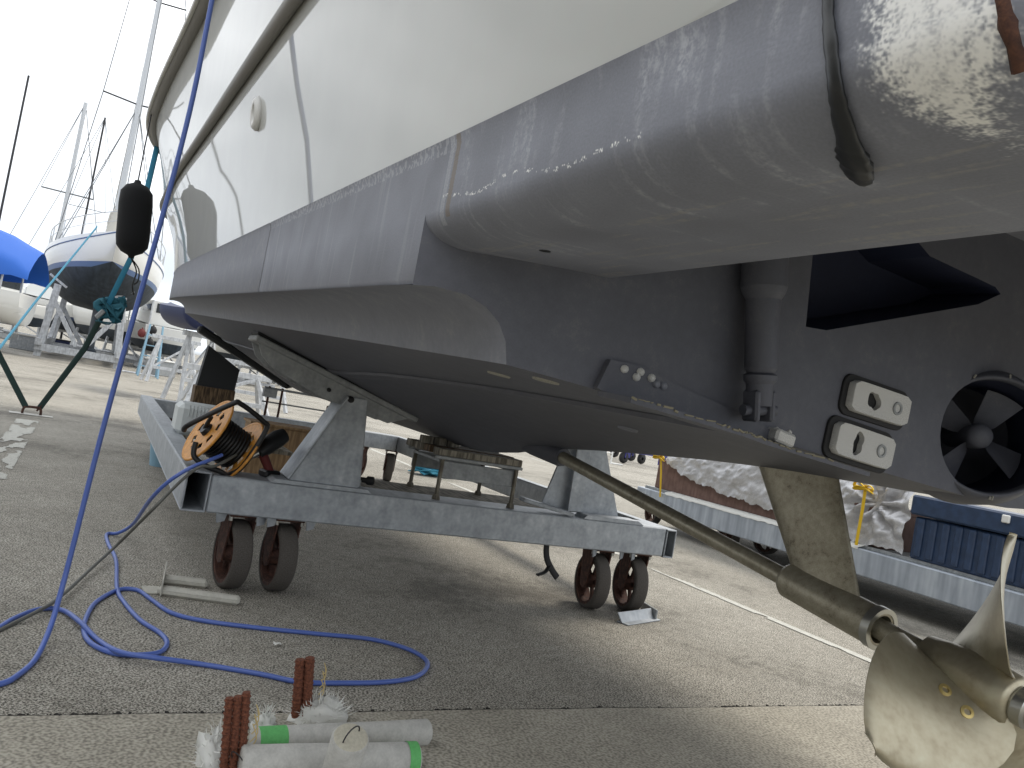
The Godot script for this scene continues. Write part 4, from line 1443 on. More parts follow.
func build_cradle_clutter() -> void:
	var st := S()
	# --- bench of angle steel with timbers on it
	var t := thing("steel_bench", "small steel-legged bench carrying grey timbers, standing on the cradle's walkway plate", "bench", Vector3(1.78, 0.497, -3.83))
	for q in [[1.57, -3.66], [1.99, -3.66], [1.58, -4.06], [1.99, -4.06]]:
		st = S()
		tube(st, [Vector3(q[0], 0.51 if q[1] > -3.8 else 0.502, q[1]), Vector3(q[0], 0.70, q[1])], 0.011, 8)
		lathe(st, [Vector2(0.022, 0), Vector2(0.018, 0.018), Vector2(0.011, 0.026)], Transform3D(Basis(), Vector3(q[0], 0.5005 if q[1] > -3.8 else 0.4965, q[1])), 10)
		part("leg", st, M.wood_grey, t)
	st = S()
	for zz in [-3.66, -4.06]:
		bar(st, Vector3(1.53, 0.708, zz), Vector3(2.02, 0.708, zz), 0.02, 0.016)
		bar(st, Vector3(1.57, 0.650, zz - 0.012), Vector3(1.99, 0.650, zz - 0.012), 0.012, 0.085)
	bar(st, Vector3(1.57, 0.69, -3.68), Vector3(1.57, 0.69, -4.04), 0.02, 0.016)
	bar(st, Vector3(1.99, 0.69, -3.68), Vector3(1.99, 0.69, -4.04), 0.02, 0.016)
	part("frame", st, M.galv_dull, t)
	for i in 4:
		st = S()
		box(st, Vector3(1.78, 0.734 + (0.002 if i % 2 else 0.0), -3.70 - 0.11 * i), Vector3(0.47 + 0.02 * i, 0.036, 0.085), Basis(Vector3.UP, 0.02 * (i - 1)), 0.004)
		part("timber", st, M.wood_grey if i != 1 else M.wood, t)
	for i in 3:
		st = S()
		box(st, Vector3(1.545 + 0.075 * i, 0.773, -3.86), Vector3(0.06, 0.04, 0.05), Basis(Vector3.UP, 0.1 * i), 0.004)
		part("block", st, M.wood_grey, t)
	# --- a second, lower rack of thin bars on the forward cross beam
	t = thing("pipe_rack", "low rack of thin pipes standing on the cradle's forward cross beam", "rack", Vector3(1.8, 0.5, -8.3))
	for x in [1.55, 1.68, 2.2]:
		st = S()
		tube(st, [Vector3(x, 0.50, -8.3), Vector3(x, 0.80, -8.3)], 0.012, 8)
		part("post", st, M.rust, t)
	st = S()
	tube(st, [Vector3(1.50, 0.78, -8.3), Vector3(2.30, 0.78, -8.3)], 0.012, 8)
	tube(st, [Vector3(1.50, 0.64, -8.31), Vector3(2.30, 0.64, -8.31)], 0.008, 8)
	part("rail", st, M.galv_dull, t)
	st = S()
	box(st, Vector3(1.56, 0.735, -8.3), Vector3(0.13, 0.09, 0.10), Basis(), 0.006)
	part("junction_box", st, M.galv_dull, t)
	# --- plywood leaning on the middle beam
	t = thing("plywood_box", "tan plywood box standing on the ground inside the cradle behind the orange reel", "box", Vector3(1.25, 0, -5.95))
	st = S()
	var a := on_z(252, 425, -6.02)
	var b := on_z(316, 432, -6.02)
	box(st, Vector3((a.x + b.x) / 2, 0.28, -6.17), Vector3(b.x - a.x, 0.56, 0.30), Basis(), 0.004)
	part("body", st, M.ply, t)
	st = S()
	box(st, Vector3((a.x + b.x) / 2, 0.572, -6.17), Vector3(b.x - a.x + 0.03, 0.02, 0.33), Basis(), 0.003)
	part("lid", st, M.ply, t)
	# --- pale ribbed box
	t = thing("ribbed_box", "pale grey ribbed plastic box with a dark label behind the orange reel", "box", Vector3(0.62, 0.5, -5.25))
	st = S()
	var cx := 0.585
	box(st, Vector3(cx, 0.60, -5.2), Vector3(0.26, 0.19, 0.30), Basis(), 0.03)
	part("body", st, M.cooler, t)
	for i in 9:
		st = S()
		box(st, Vector3(cx - 0.07 + 0.02 * i, 0.655, -5.048), Vector3(0.007, 0.07, 0.006), Basis(), 0.002)
		part("rib", st, M.cooler, t)
	st = S()
	box(st, Vector3(cx + 0.055, 0.575, -5.049), Vector3(0.12, 0.05, 0.004), Basis(), 0.001)
	var lb := part("label_plate", st, M.black, t)
	var tm := TextMesh.new()
	var fo := SystemFont.new()
	fo.font_names = PackedStringArray(["Droid Sans"])
	tm.font = fo
	tm.text = "AISC"
	tm.font_size = 32
	tm.pixel_size = 0.0011
	tm.depth = 0.002
	tm.material = M.white
	var lt := MeshInstance3D.new()
	lt.mesh = tm
	lt.name = "lettering"
	lt.position = Vector3(cx + 0.055, 0.575, -5.046)
	lb.add_child(lt)
	# shelf angle that carries the box
	t = thing("support_board", "grey board laid from the cradle's side beam under the pale ribbed box", "board", Vector3(0.7, 0.34, -5.2))
	st = S()
	box(st, Vector3(0.76, 0.501 + 0.0, -5.2), Vector3(0.66, 0.012, 0.32), Basis(), 0.002)
	box(st, Vector3(1.08, 0.4825, -5.2), Vector3(0.16, 0.024, 0.30), Basis(), 0.002)
	part("plank", st, M.wood_grey, t)
	# --- black and red power tool beside the reel
	t = thing("power_drill", "black and red power drill lying against the foot of the cradle's port post", "drill", Vector3(0.74, 0.5, -3.72))
	st = S()
	var da := Vector3(0.700, 0.60, -3.745)
	tube(st, [da, da + Vector3(0.03, 0.03, -0.02), da + Vector3(0.09, 0.075, -0.05), da + Vector3(0.12, 0.095, -0.06)], [0.03, 0.042, 0.042, 0.034], 12)
	part("body", st, M.black, t)
	st = S()
	tube(st, [da + Vector3(0.02, 0.01, -0.01), da + Vector3(0.055, -0.05, 0.0), da + Vector3(0.07, -0.085, 0.0)], [0.022, 0.02, 0.024], 10)
	part("grip", st, M.red, t)
	st = S()
	box(st, Vector3(0.77, 0.5165, -3.745), Vector3(0.08, 0.032, 0.07), Basis(Vector3.UP, 0.4), 0.008)
	part("battery", st, M.black, t)
	st = S()
	tube(st, [da, da + Vector3(-0.03, -0.018, 0.012)], [0.018, 0.013], 10)
	part("chuck", st, M.steel, t)
	# --- lamp head clamped behind the post
	t = thing("clamp_knob", "black screw clamp on the cradle's stern beam beside the port post", "clamp", Vector3(1.19, 0.5, -3.72))
	st = S()
	bar(st, Vector3(1.175, 0.5005, -3.70), Vector3(1.175, 0.545, -3.70), 0.02, 0.05)
	part("jaw", st, M.galv_dull, t)
	st = S()
	tube(st, [Vector3(1.17, 0.545, -3.70), Vector3(1.215, 0.545, -3.70), Vector3(1.22, 0.545, -3.70), Vector3(1.25, 0.545, -3.70)], [0.013, 0.013, 0.021, 0.021], 10)
	part("knob", st, M.rubber, t)
	# --- bucket and turquoise sling on the ground
	t = thing("bucket", "light blue plastic bucket on the ground beside the cradle's side beam", "bucket", Vector3(0.40, 0, -6.6))
	st = S()
	var bp := on_y(160, 466, 0)
	t.position = bp
	lathe(st, [Vector2(0.0, 0.0), Vector2(0.085, 0.0), Vector2(0.11, 0.20), Vector2(0.118, 0.215), Vector2(0.11, 0.22), Vector2(0.104, 0.20), Vector2(0.08, 0.008), Vector2(0.0, 0.006)], Transform3D(Basis(), bp), 24, false)
	part("pail", st, M.bucket, t)
	var tp := on_y(432, 476, 0)
	t = thing("turquoise_sling", "crumpled turquoise lifting sling on the ground beyond the steel bench", "sling", tp)
	st = S()
	rng.seed = 77
	for i in 5:
		var q := []
		for k in 8:
			q.append(tp + Vector3(rng.randf_range(-0.26, 0.26), 0.03 + rng.randf_range(0.0, 0.09), rng.randf_range(-0.12, 0.12)))
		q[0].y = 0.02
		q[7].y = 0.02
		tube(st, smooth_path(q, 5), 0.05, 8, true, 0.2)
	part("webbing", st, M.turquoise, t)

func build_chocks() -> void:
	# welded angle-iron chocks
	var t := thing("wheel_chock", "pale welded angle-iron chock under the left caster pair beside the blue cord", "chock", on_y(190, 592, 0), "angle-iron wheel chocks")
	var st := S()
	var a := on_y(157, 594, 0)
	var b := on_y(239, 605, 0)
	bar(st, a + Vector3(0, 0.018, 0), b + Vector3(0, 0.018, 0), 0.045, 0.036, Vector3.UP, 0.012)
	var side := (b - a).normalized().cross(Vector3.UP)
	part("angle_bar", st, M.chock, t)
	st = S()
	var c := on_y(162, 583, 0)
	var d := on_y(207, 588, 0)
	bar(st, c + Vector3(0, 0.018, 0), d + Vector3(0, 0.018, 0), 0.045, 0.036, Vector3.UP, 0.012)
	part("angle_bar", st, M.chock, t)
	st = S()
	var e := on_y(160, 597, 0)
	var f := on_y(164, 577, 0)
	bar(st, e + Vector3(0.0, 0.036, 0), f + Vector3(0, 0.036, 0), 0.006, 0.068)
	part("end_plate", st, M.chock, t)
	st = S()
	box(st, on_y(152, 590, 0.005) , Vector3(0.07, 0.008, 0.10), Basis(Vector3.UP, 0.1), 0.002)
	part("foot_plate", st, M.chock, t)
	t = thing("wheel_chock", "galvanised angle-iron chock behind the right caster pair near the white painted line", "chock", on_y(640, 618, 0), "angle-iron wheel chocks")
	st = S()
	a = on_y(622, 624, 0)
	b = on_y(655, 619, 0)
	side = (b - a).normalized().cross(Vector3.UP)
	bar(st, a + Vector3(0, 0.004, 0), b + Vector3(0, 0.004, 0), 0.07, 0.006)
	bar(st, a + Vector3(0, 0.026, 0) - side * 0.02, b + Vector3(0, 0.026, 0) - side * 0.02, 0.006, 0.06, (Vector3.UP - side * 0.8).normalized())
	part("angle_bar", st, M.galv, t)
	st = S()
	bar(st, b + Vector3(0.02, 0.03, -0.16), b + Vector3(-0.01, 0.03, 0.02), 0.012, 0.05)
	part("rail_bar", st, M.galv_dull, t)

func build_samples() -> void:
	# --- cast concrete cylinders
	var defs := [
		{"a": on_y(252, 742, 0.036), "b": on_y(428, 732, 0.036), "r": 0.036, "label": "long grey concrete cylinder lying behind the others with a green left end", "g": 0},
		{"a": on_y(240, 764, 0.043), "b": on_y(417, 759, 0.040), "r": 0.043, "label": "grey concrete cylinder lying in front with a green right end and wire loop", "g": 1},
	]
	for df in defs:
		var a: Vector3 = df.a
		var b: Vector3 = df.b
		var d := (b - a).normalized()
		var t := thing("concrete_cylinder", df.label, "concrete cylinder", Vector3((a.x + b.x) / 2, 0, (a.z + b.z) / 2), "concrete test cylinders")
		var st := S()
		var r: float = df.r
		var l := (b - a).length()
		var xf := frame(a, d)
		lathe(st, [Vector2(0.0, 0.0), Vector2(r - 0.005, 0.0), Vector2(r, 0.005), Vector2(r + 0.0008, l * 0.3), Vector2(r - 0.0006, l * 0.7), Vector2(r, l - 0.006), Vector2(r - 0.006, l), Vector2(0.0, l)], xf, 28)
		part("body", st, M.cast, t)
		st = S()
		if df.g == 0:
			lathe(st, [Vector2(r + 0.001, 0.012), Vector2(r + 0.0012, 0.085)], xf, 28)
			part("green_band", st, M.green, t)
		else:
			lathe(st, [Vector2(r + 0.001, l - 0.035), Vector2(r + 0.0012, l - 0.006)], xf, 28)
			part("green_band", st, M.green, t)
			st = S()
			var w := []
			for k in 9:
				var an := PI * k / 8
				w.append(a + d * (-0.004 - 0.012 * sin(an)) + Vector3(0, 0.022 * sin(an) + 0.006, 0) + Vector3(0, 0, 1).cross(d) * 0.0 + Vector3(0.012 * cos(an), 0, 0.022 * cos(an)))
			tube(st, smooth_path(w, 3), 0.0016, 6)
			part("wire_loop", st, M.dark_wire, t)
	# the third leans on the front one, its cut end up
	var top := on_y(351, 737, 0.19)
	var foot := Vector3(top.x + 0.012, 0.022, top.z - 0.078)
	var dd := (top - foot).normalized()
	var t3 := thing("concrete_cylinder", "grey concrete cylinder tilted upright against the lying ones, wire loop on top", "concrete cylinder", Vector3(foot.x, 0, foot.z), "concrete test cylinders")
	var st3 := S()
	var xf3 := frame(foot, dd)
	var l3 := (top - foot).length()
	lathe(st3, [Vector2(0.0, 0.0), Vector2(0.040, 0.0), Vector2(0.044, 0.005), Vector2(0.0435, l3 * 0.5), Vector2(0.044, l3 - 0.006), Vector2(0.040, l3 - 0.001)], xf3, 28)
	part("body", st3, M.cast, t3)
	st3 = S()
	lathe(st3, [Vector2(0.040, l3 - 0.001), Vector2(0.03, l3 + 0.002), Vector2(0.018, l3), Vector2(0.0, l3 + 0.002)], xf3, 28)
	part("cut_face", st3, M.cast_cut, t3)
	st3 = S()
	var wl := []
	for k in 11:
		var an := PI * k / 10
		wl.append(xf3 * Vector3(-0.022 * cos(an) , l3 + 0.030 * sin(an), 0.014 * cos(an)))
	tube(st3, wl, 0.0018, 6)
	part("wire_loop", st3, M.dark_wire, t3)
	# --- rusty bars standing in frayed sacking
	var bundles := [
		[on_y(301, 722, 0.0), [[-0.016, 0.0, 0.182], [0.012, 0.006, 0.19], [0.002, -0.020, 0.168]], 0.0135, "two-inch bundle of short rusty bars standing in frayed white sacking near the blue cord", 0.02],
		[on_y(232, 775, 0.0), [[-0.021, 0.0, 0.19], [0.0, 0.003, 0.195], [0.020, 0.004, 0.205], [0.004, -0.018, 0.185]], 0.0095, "bundle of ribbed rusty reinforcing bars standing beside the concrete cylinders", 0.0],
	]
	bundles[0][3] = "bundle of short rusty bars standing in frayed white sacking near the blue cord"
	for bd in bundles:
		var o: Vector3 = bd[0]
		var t := thing("rebar_bundle", bd[3], "rebar bundle", o, "rusty reinforcing bars")
		for q in bd[1]:
			var st := S()
			var p0 := o + Vector3(q[0], 0.0, q[1])
			var p1 := o + Vector3(q[0] * 0.9 - 0.022, q[2], q[1])
			var dr := (p1 - p0)
			var ln := dr.length()
			tube(st, [p0, p1], bd[2], 10)
			var nr := int(ln / 0.0155)
			for k in nr:
				var xr := frame(p0 + dr * ((k + 0.5) / nr), dr.normalized() + Vector3(0.18, 0, 0))
				lathe(st, [Vector2(bd[2] - 0.001, -0.0022), Vector2(bd[2] + 0.0028, -0.0012), Vector2(bd[2] + 0.0028, 0.0012), Vector2(bd[2] - 0.001, 0.0022)], xr, 10)
			part("bar", st, M.rust_bar, t)
		var st := S()
		var tw := []
		rng.seed = 9
		for k in 30:
			var an := k * 0.75
			tw.append(o + Vector3(cos(an) * 0.028 + bd[4] * 0.3, 0.055 + k * 0.0006, sin(an) * 0.026))
		for i in 5:
			tube(st, smooth_path([o + Vector3(0.028 + bd[4] * 0.4, 0.06 + 0.02 * i, 0), o + Vector3(0.036 + bd[4] * 0.4 + rng.randf_range(-0.004, 0.006), 0.09 + 0.015 * i, 0.005), o + Vector3(0.030 + bd[4] * 0.5 + rng.randf_range(-0.004, 0.004), 0.125 + 0.012 * i, 0)], 4), 0.0015, 4)
		part("twine", st, M.twine, t)
	# --- a scrap of white paper on the asphalt
	var sp := on_y(277, 646, 0)
	var tp := thing("paper_scrap", "tiny crumpled white scrap on the asphalt inside the blue cord's loop", "scrap", sp)
	var st4 := S()
	rng.seed = 31
	var rr4 := []
	for i in 5:
		var row := []
		for j in 5:
			row.append(sp + Vector3((j - 2) * 0.006 + rng.randf_range(-0.003, 0.003), 0.002 + rng.randf_range(0.0, 0.012), (i - 2) * 0.005 + rng.randf_range(-0.003, 0.003)))
		rr4.append(row)
	loft(st4, rr4, -1, false)
	part("paper", st4, M.fibre, tp)
	# --- frayed white sacking: crumpled sheet with a fringe of fibres
	fray(on_y(318, 722, 0), Vector3(0.085, 0.062, 0.05), 260, 3, "frayed white woven sacking heaped round the rusty bars behind the cylinders")
	fray(on_y(212, 766, 0), Vector3(0.045, 0.075, 0.04), 150, 4, "frayed white woven sacking beside the ribbed reinforcing bars")
	fray(on_y(262, 734, 0), Vector3(0.035, 0.05, 0.03), 80, 6, "small tuft of frayed white sacking at the green cylinder end")

func fray(o: Vector3, size: Vector3, count: int, sd: int, label: String) -> void:
	var t := thing("frayed_sacking", label, "sacking", o, "frayed white sacking")
	rng.seed = sd
	var fn := FastNoiseLite.new()
	fn.seed = sd
	fn.frequency = 7.0
	fn.fractal_octaves = 4
	var st := S()
	var rows := []
	for i in 9:
		var row := []
		for j in 17:
			var a := TAU * j / 16
			var e := PI / 2 * i / 8.0
			var k := 1.0 + 0.55 * fn.get_noise_3d(cos(a) * 0.2 + sd, sin(a) * 0.2, e * 0.2) + 0.25 * fn.get_noise_3d(cos(a) + sd, sin(a), e)
			row.append(o + Vector3(cos(a) * cos(e) * size.x * k, maxf(0.001, sin(e) * size.y * k), sin(a) * cos(e) * size.z * k))
		row[16] = row[0]
		rows.append(row)
	loft(st, rows, 0, false)
	part("cloth", st, M.fibre, t)
	st = S()
	for i in count:
		var a := rng.randf() * TAU
		var e := rng.randf_range(0.0, PI / 2)
		var d := Vector3(cos(a) * cos(e), sin(e) * 0.9 + 0.1, sin(a) * cos(e)).normalized()
		var p := o + Vector3(d.x * size.x, d.y * size.y, d.z * size.z) * rng.randf_range(0.75, 1.05)
		var l := rng.randf_range(0.015, 0.05)
		var w := Vector3(rng.randf_range(-1, 1), rng.randf_range(-1, 1), rng.randf_range(-1, 1)) * 0.6
		var q1 := p + (d + w * 0.4) * l * 0.5
		var q2 := p + (d + w).normalized() * l
		q1.y = maxf(q1.y, 0.003)
		q2.y = maxf(q2.y, 0.002)
		var side := d.cross(w).normalized() * rng.randf_range(0.0006, 0.0016)
		st.set_smooth_group(-1)
		poly(st, [p - side, p + side, q1 + side, q1 - side], d.cross(side))
		tri(st, q1 - side, q1 + side, q2, d.cross(side))
	part("fringe", st, M.fibre, t).set_meta("kind", "stuff")

# ------------------------------------------------------------------ the next cradle, with its load
func build_trailer() -> void:
	var c := thing("storage_cradle", "long galvanised cradle on casters carrying a silver-covered load and a navy bin", "cradle", Vector3(6.2, 0, -4.8))
	var st := S()
	box(st, Vector3(5.64, 0.305, -4.4), Vector3(0.08, 0.21, 6.0), Basis(), 0.008)
	part("side_beam", st, M.galv_run, c)
	st = S()
	box(st, Vector3(7.25, 0.305, -4.4), Vector3(0.08, 0.21, 6.0), Basis(), 0.008)
	part("side_beam", st, M.galv_run, c)
	for z in [-7.36, -6.15, -4.2, -2.2]:
		st = S()
		box(st, Vector3(6.445, 0.375, z), Vector3(1.528, 0.066, 0.16), Basis(), 0.006)
		part("cross_beam", st, M.galv, c)
	for q in [[5.86, -7.36, 10.0], [6.95, -7.36, -20.0], [5.90, -6.15, 15.0], [6.42, -6.15, -10.0], [6.9, -6.15, 0.0], [5.95, -2.2, 10.0]]:
		make_caster(c, Vector3(q[0], 0, q[1]), deg_to_rad(q[2]), 0.34)
	# deck boards
	for i in 5:
		st = S()
		box(st, Vector3(5.82 + 0.32 * i, 0.424, -4.4), Vector3(0.30, 0.028, 5.9), Basis(), 0.003)
		part("deck_board", st, M.galv_dull, c)
	# --- brown crate
	var t := thing("brown_crate", "long reddish-brown crate under the silver sheet", "crate", Vector3(6.2, 0.44, -5.7))
	for q in [[Vector3(5.72, 0.585, -5.75), Vector3(0.03, 0.29, 2.9)], [Vector3(6.7, 0.585, -5.75), Vector3(0.03, 0.29, 2.9)], [Vector3(6.21, 0.585, -7.21), Vector3(1.01, 0.29, 0.03)], [Vector3(6.21, 0.585, -4.29), Vector3(1.01, 0.29, 0.03)], [Vector3(6.21, 0.745, -5.75), Vector3(1.02, 0.03, 2.96)]]:
		st = S()
		box(st, q[0], q[1], Basis(), 0.004)
		part("panel", st, M.crate, t)
	# --- silver sheet
	t = thing("silver_sheet", "crumpled silver sheet tied over the brown crate", "tarpaulin", Vector3(6.2, 0.7, -5.6))
	var fn := FastNoiseLite.new()
	fn.seed = 40
	fn.frequency = 2.4
	fn.fractal_type = FastNoiseLite.FRACTAL_RIDGED
	fn.fractal_octaves = 4
	var fm := FastNoiseLite.new()
	fm.seed = 41
	fm.frequency = 2.2
	fm.fractal_octaves = 3
	var rows := []
	var n := 200
	for i in n + 1:
		var z := lerpf(-7.05, -4.06, float(i) / n)
		var edge := lerp_table([[-7.05, 0.74], [-6.7, 0.64], [-6.2, 0.575], [-5.4, 0.52], [-4.9, 0.49], [-4.5, 0.455], [-4.06, 0.46]], z)
		edge += 0.035 * fm.get_noise_2d(z * 3.0, 5.0)
		var row := []
		for j in 71:
			var v := j / 70.0
			var x: float
			var y: float
			if v < 0.5:
				var q := v / 0.5
				y = lerpf(edge, 0.98, q)
				x = 5.665 - 0.03 * sin(q * PI) + 0.04 * q
			else:
				var q := (v - 0.5) / 0.5
				x = lerpf(5.705, 6.75, q)
				y = 0.98 + 0.16 * sin(q * PI)
			var dsp := 0.03 * (fn.get_noise_3d(x * 1.0, y * 1.3, z) - 0.3) + 0.03 * fm.get_noise_3d(x * 1.2, y * 1.2, z * 1.2)
			# folds running out from the tied bunch
			var bd := Vector2(z + 4.36, y - 0.80)
			dsp += 0.07 * sin(bd.angle() * 9.0 + 2.0 * fm.get_noise_2d(z * 3.0, y * 3.0)) * exp(-bd.length_squared() / 0.09) * smoothstep(0.0, 0.12, bd.length())
			dsp -= 0.06 * exp(-bd.length_squared() / 0.01)
			if v < 0.5:
				x -= dsp
			else:
				y += dsp
			row.append(Vector3(x, y, z))
		rows.append(row)
	st = S()
	loft(st, rows, 0, false)
	part("sheet", st, M.foil, t)
	# yellow ties
	for q in [[661, 455, 660, 497], [866, 485, 856, 545]]:
		t = thing("yellow_tie", "yellow strap tied round the end of the brown crate" if q[0] < 700 else "yellow strap tied in a bow on the gathered silver sheet", "strap", on_x(q[2], q[3], 5.6))
		st = S()
		var a := on_x(q[0], q[1], 5.57)
		var b := on_x(q[2], q[3], 5.578)
		tube(st, [a, a.lerp(b, 0.4) + Vector3(0.006, 0, 0), b], 0.016, 6, true, 0.3, Vector3.RIGHT)
		part("strap", st, M.yellow, t)
		st = S()
		rng.seed = 3
		for k in 4:
			var w := 0.06 * (1 if k % 2 else -1)
			tube(st, smooth_path([a + Vector3(-0.01, -0.02, 0), a + Vector3(-0.03, 0.02 - 0.02 * k, w), a + Vector3(-0.02, -0.02 - 0.012 * k, w * 1.5), a + Vector3(-0.012, -0.03, 0)], 5), 0.014, 6, true, 0.35)
		part("bow", st, M.yellow, t)
	# white plastic film edge along the beam top
	t = thing("plastic_film", "rumpled strip of white plastic film lying along the beam under the brown crate", "film", Vector3(5.64, 0.41, -5.6))
	st = S()
	rows = []
	for i in 60:
		var z := lerpf(-6.9, -4.4, i / 59.0)
		var k := fm.get_noise_1d(z * 40.0) * 0.02
		rows.append([Vector3(5.594, 0.402 + k * 0.6, z), Vector3(5.597 + k * 0.3, 0.418 + k * 0.5, z), Vector3(5.64, 0.428 + k * 0.5, z), Vector3(5.69, 0.442, z)])
	loft(st, rows, 0, false)
	part("film", st, M.fibre, t)
	# --- navy bin with ribbed sides and a deep lid
	t = thing("storage_bin", "navy blue ribbed plastic storage bin at the end of the silver-covered load", "storage bin", Vector3(6.0, 0.44, -3.2))
	st = S()
	box(st, Vector3(6.06, 0.60, -3.27), Vector3(0.80, 0.32, 1.45), Basis(), 0.012)
	var body := part("body", st, M.bin_blue, t)
	for i in 14:
		st = S()
		box(st, Vector3(5.655, 0.605, -3.93 + 0.10 * i), Vector3(0.026, 0.29, 0.055), Basis(), 0.008)
		part("rib", st, M.bin_blue, body)
	st = S()
	box(st, Vector3(6.055, 0.845, -3.27), Vector3(0.86, 0.15, 1.51), Basis(), 0.014)
	part("lid", st, M.bin_blue, t)
	st = S()
	var lp := on_x(1006, 519, 5.615)
	box(st, lp, Vector3(0.02, 0.055, 0.055), Basis(), 0.006)
	part("latch", st, M.white, t)

# ------------------------------------------------------------------ the yard behind
func hull_section(L: float, B: float, zz: float, y0: float, y1: float, vee: float, full: float) -> Array:
	# zz 0 at the stern .. 1 at the bow; returns the starboard half from keel to sheer
	var w := B / 2 * (1.0 - pow(zz, full)) if zz > 0.35 else B / 2 * lerpf(0.86, 1.0, sin(zz / 0.35 * PI / 2))
	if zz > 0.35:
		w = B / 2 * (1.0 - pow((zz - 0.35) / 0.65, full))
	var sheer := y1 + 0.06 * L * pow(zz, 2.2)
	var kl := y0 + (sheer - y0) * 0.9 * pow(zz, 6.5)
	var out := []
	for k in 9:
		var t := k / 8.0
		var x := w * pow(sin(t * PI / 2), vee)
		out.append(Vector3(x, lerpf(kl, sheer, pow(t, 1.55)), -L * zz))
	return out
func at_height(sec: Array, c: int, k: float, wl: float, bow_up: float, L: float) -> Vector3:
	# c 0: keel to waterline, 1: the stripe, 2: stripe to sheer
	var y_lo: float = sec[0].y
	var y_hi: float = sec[8].y
	var w0 := clampf(wl - bow_up * sec[0].z / L, y_lo, y_hi)
	var w1 := clampf(wl + 0.16 - bow_up * sec[0].z / L, y_lo, y_hi)
	var r := [[y_lo, w0], [w0, w1], [w1, y_hi]]
	var t0 := pow((r[c][0] - y_lo) / (y_hi - y_lo), 1.0 / 1.55)
	var t1 := pow((r[c][1] - y_lo) / (y_hi - y_lo), 1.0 / 1.55)
	var t := lerpf(t0, t1, k) * 8.0
	var i := mini(int(t), 7)
	return sec[i].lerp(sec[i + 1], t - i)
func boat_hull(parent: Node3D, L: float, B: float, y0: float, y1: float, wl: float, vee: float, full: float, top: Material, bot: Material, line: Material, bow_up := 0.0) -> void:
	# lower hull, stripe and topsides as separate skins; bow towards local -Z
	var secs := []
	for i in 19:
		secs.append(hull_section(L, B, i / 18.0, y0, y1, vee, full))
	var names := ["bottom", "stripe", "topside"]
	var ms := [bot, line, top]
	for c in 3:
		var st := S()
		for s in [1.0, -1.0]:
			var rows := []
			for sec in secs:
				var row := []
				for k in 9:
					var p := at_height(sec, c, k / 8.0, wl, bow_up, L)
					row.append(Vector3(p.x * s, p.y, p.z))
				rows.append(row)
			loft(st, rows, 0 if s > 0 else 1, s < 0)
		if c == 2:
			var rows := []
			for sec in secs:
				var p: Vector3 = sec[8]
				rows.append([Vector3(-p.x, p.y, p.z), Vector3(0, p.y + 0.03, p.z), Vector3(p.x, p.y, p.z)])
			loft(st, rows, 2, true)
		# transom
		var ring := []
		for k in 9:
			ring.append(at_height(secs[0], c, k / 8.0, wl, bow_up, L))
		for k in 8:
			var a: Vector3 = ring[k]
			var b: Vector3 = ring[k + 1]
			poly(st, [a, b, Vector3(-b.x, b.y, b.z), Vector3(-a.x, a.y, a.z)], Vector3.BACK)
		part(names[c], st, ms[c], parent, true)

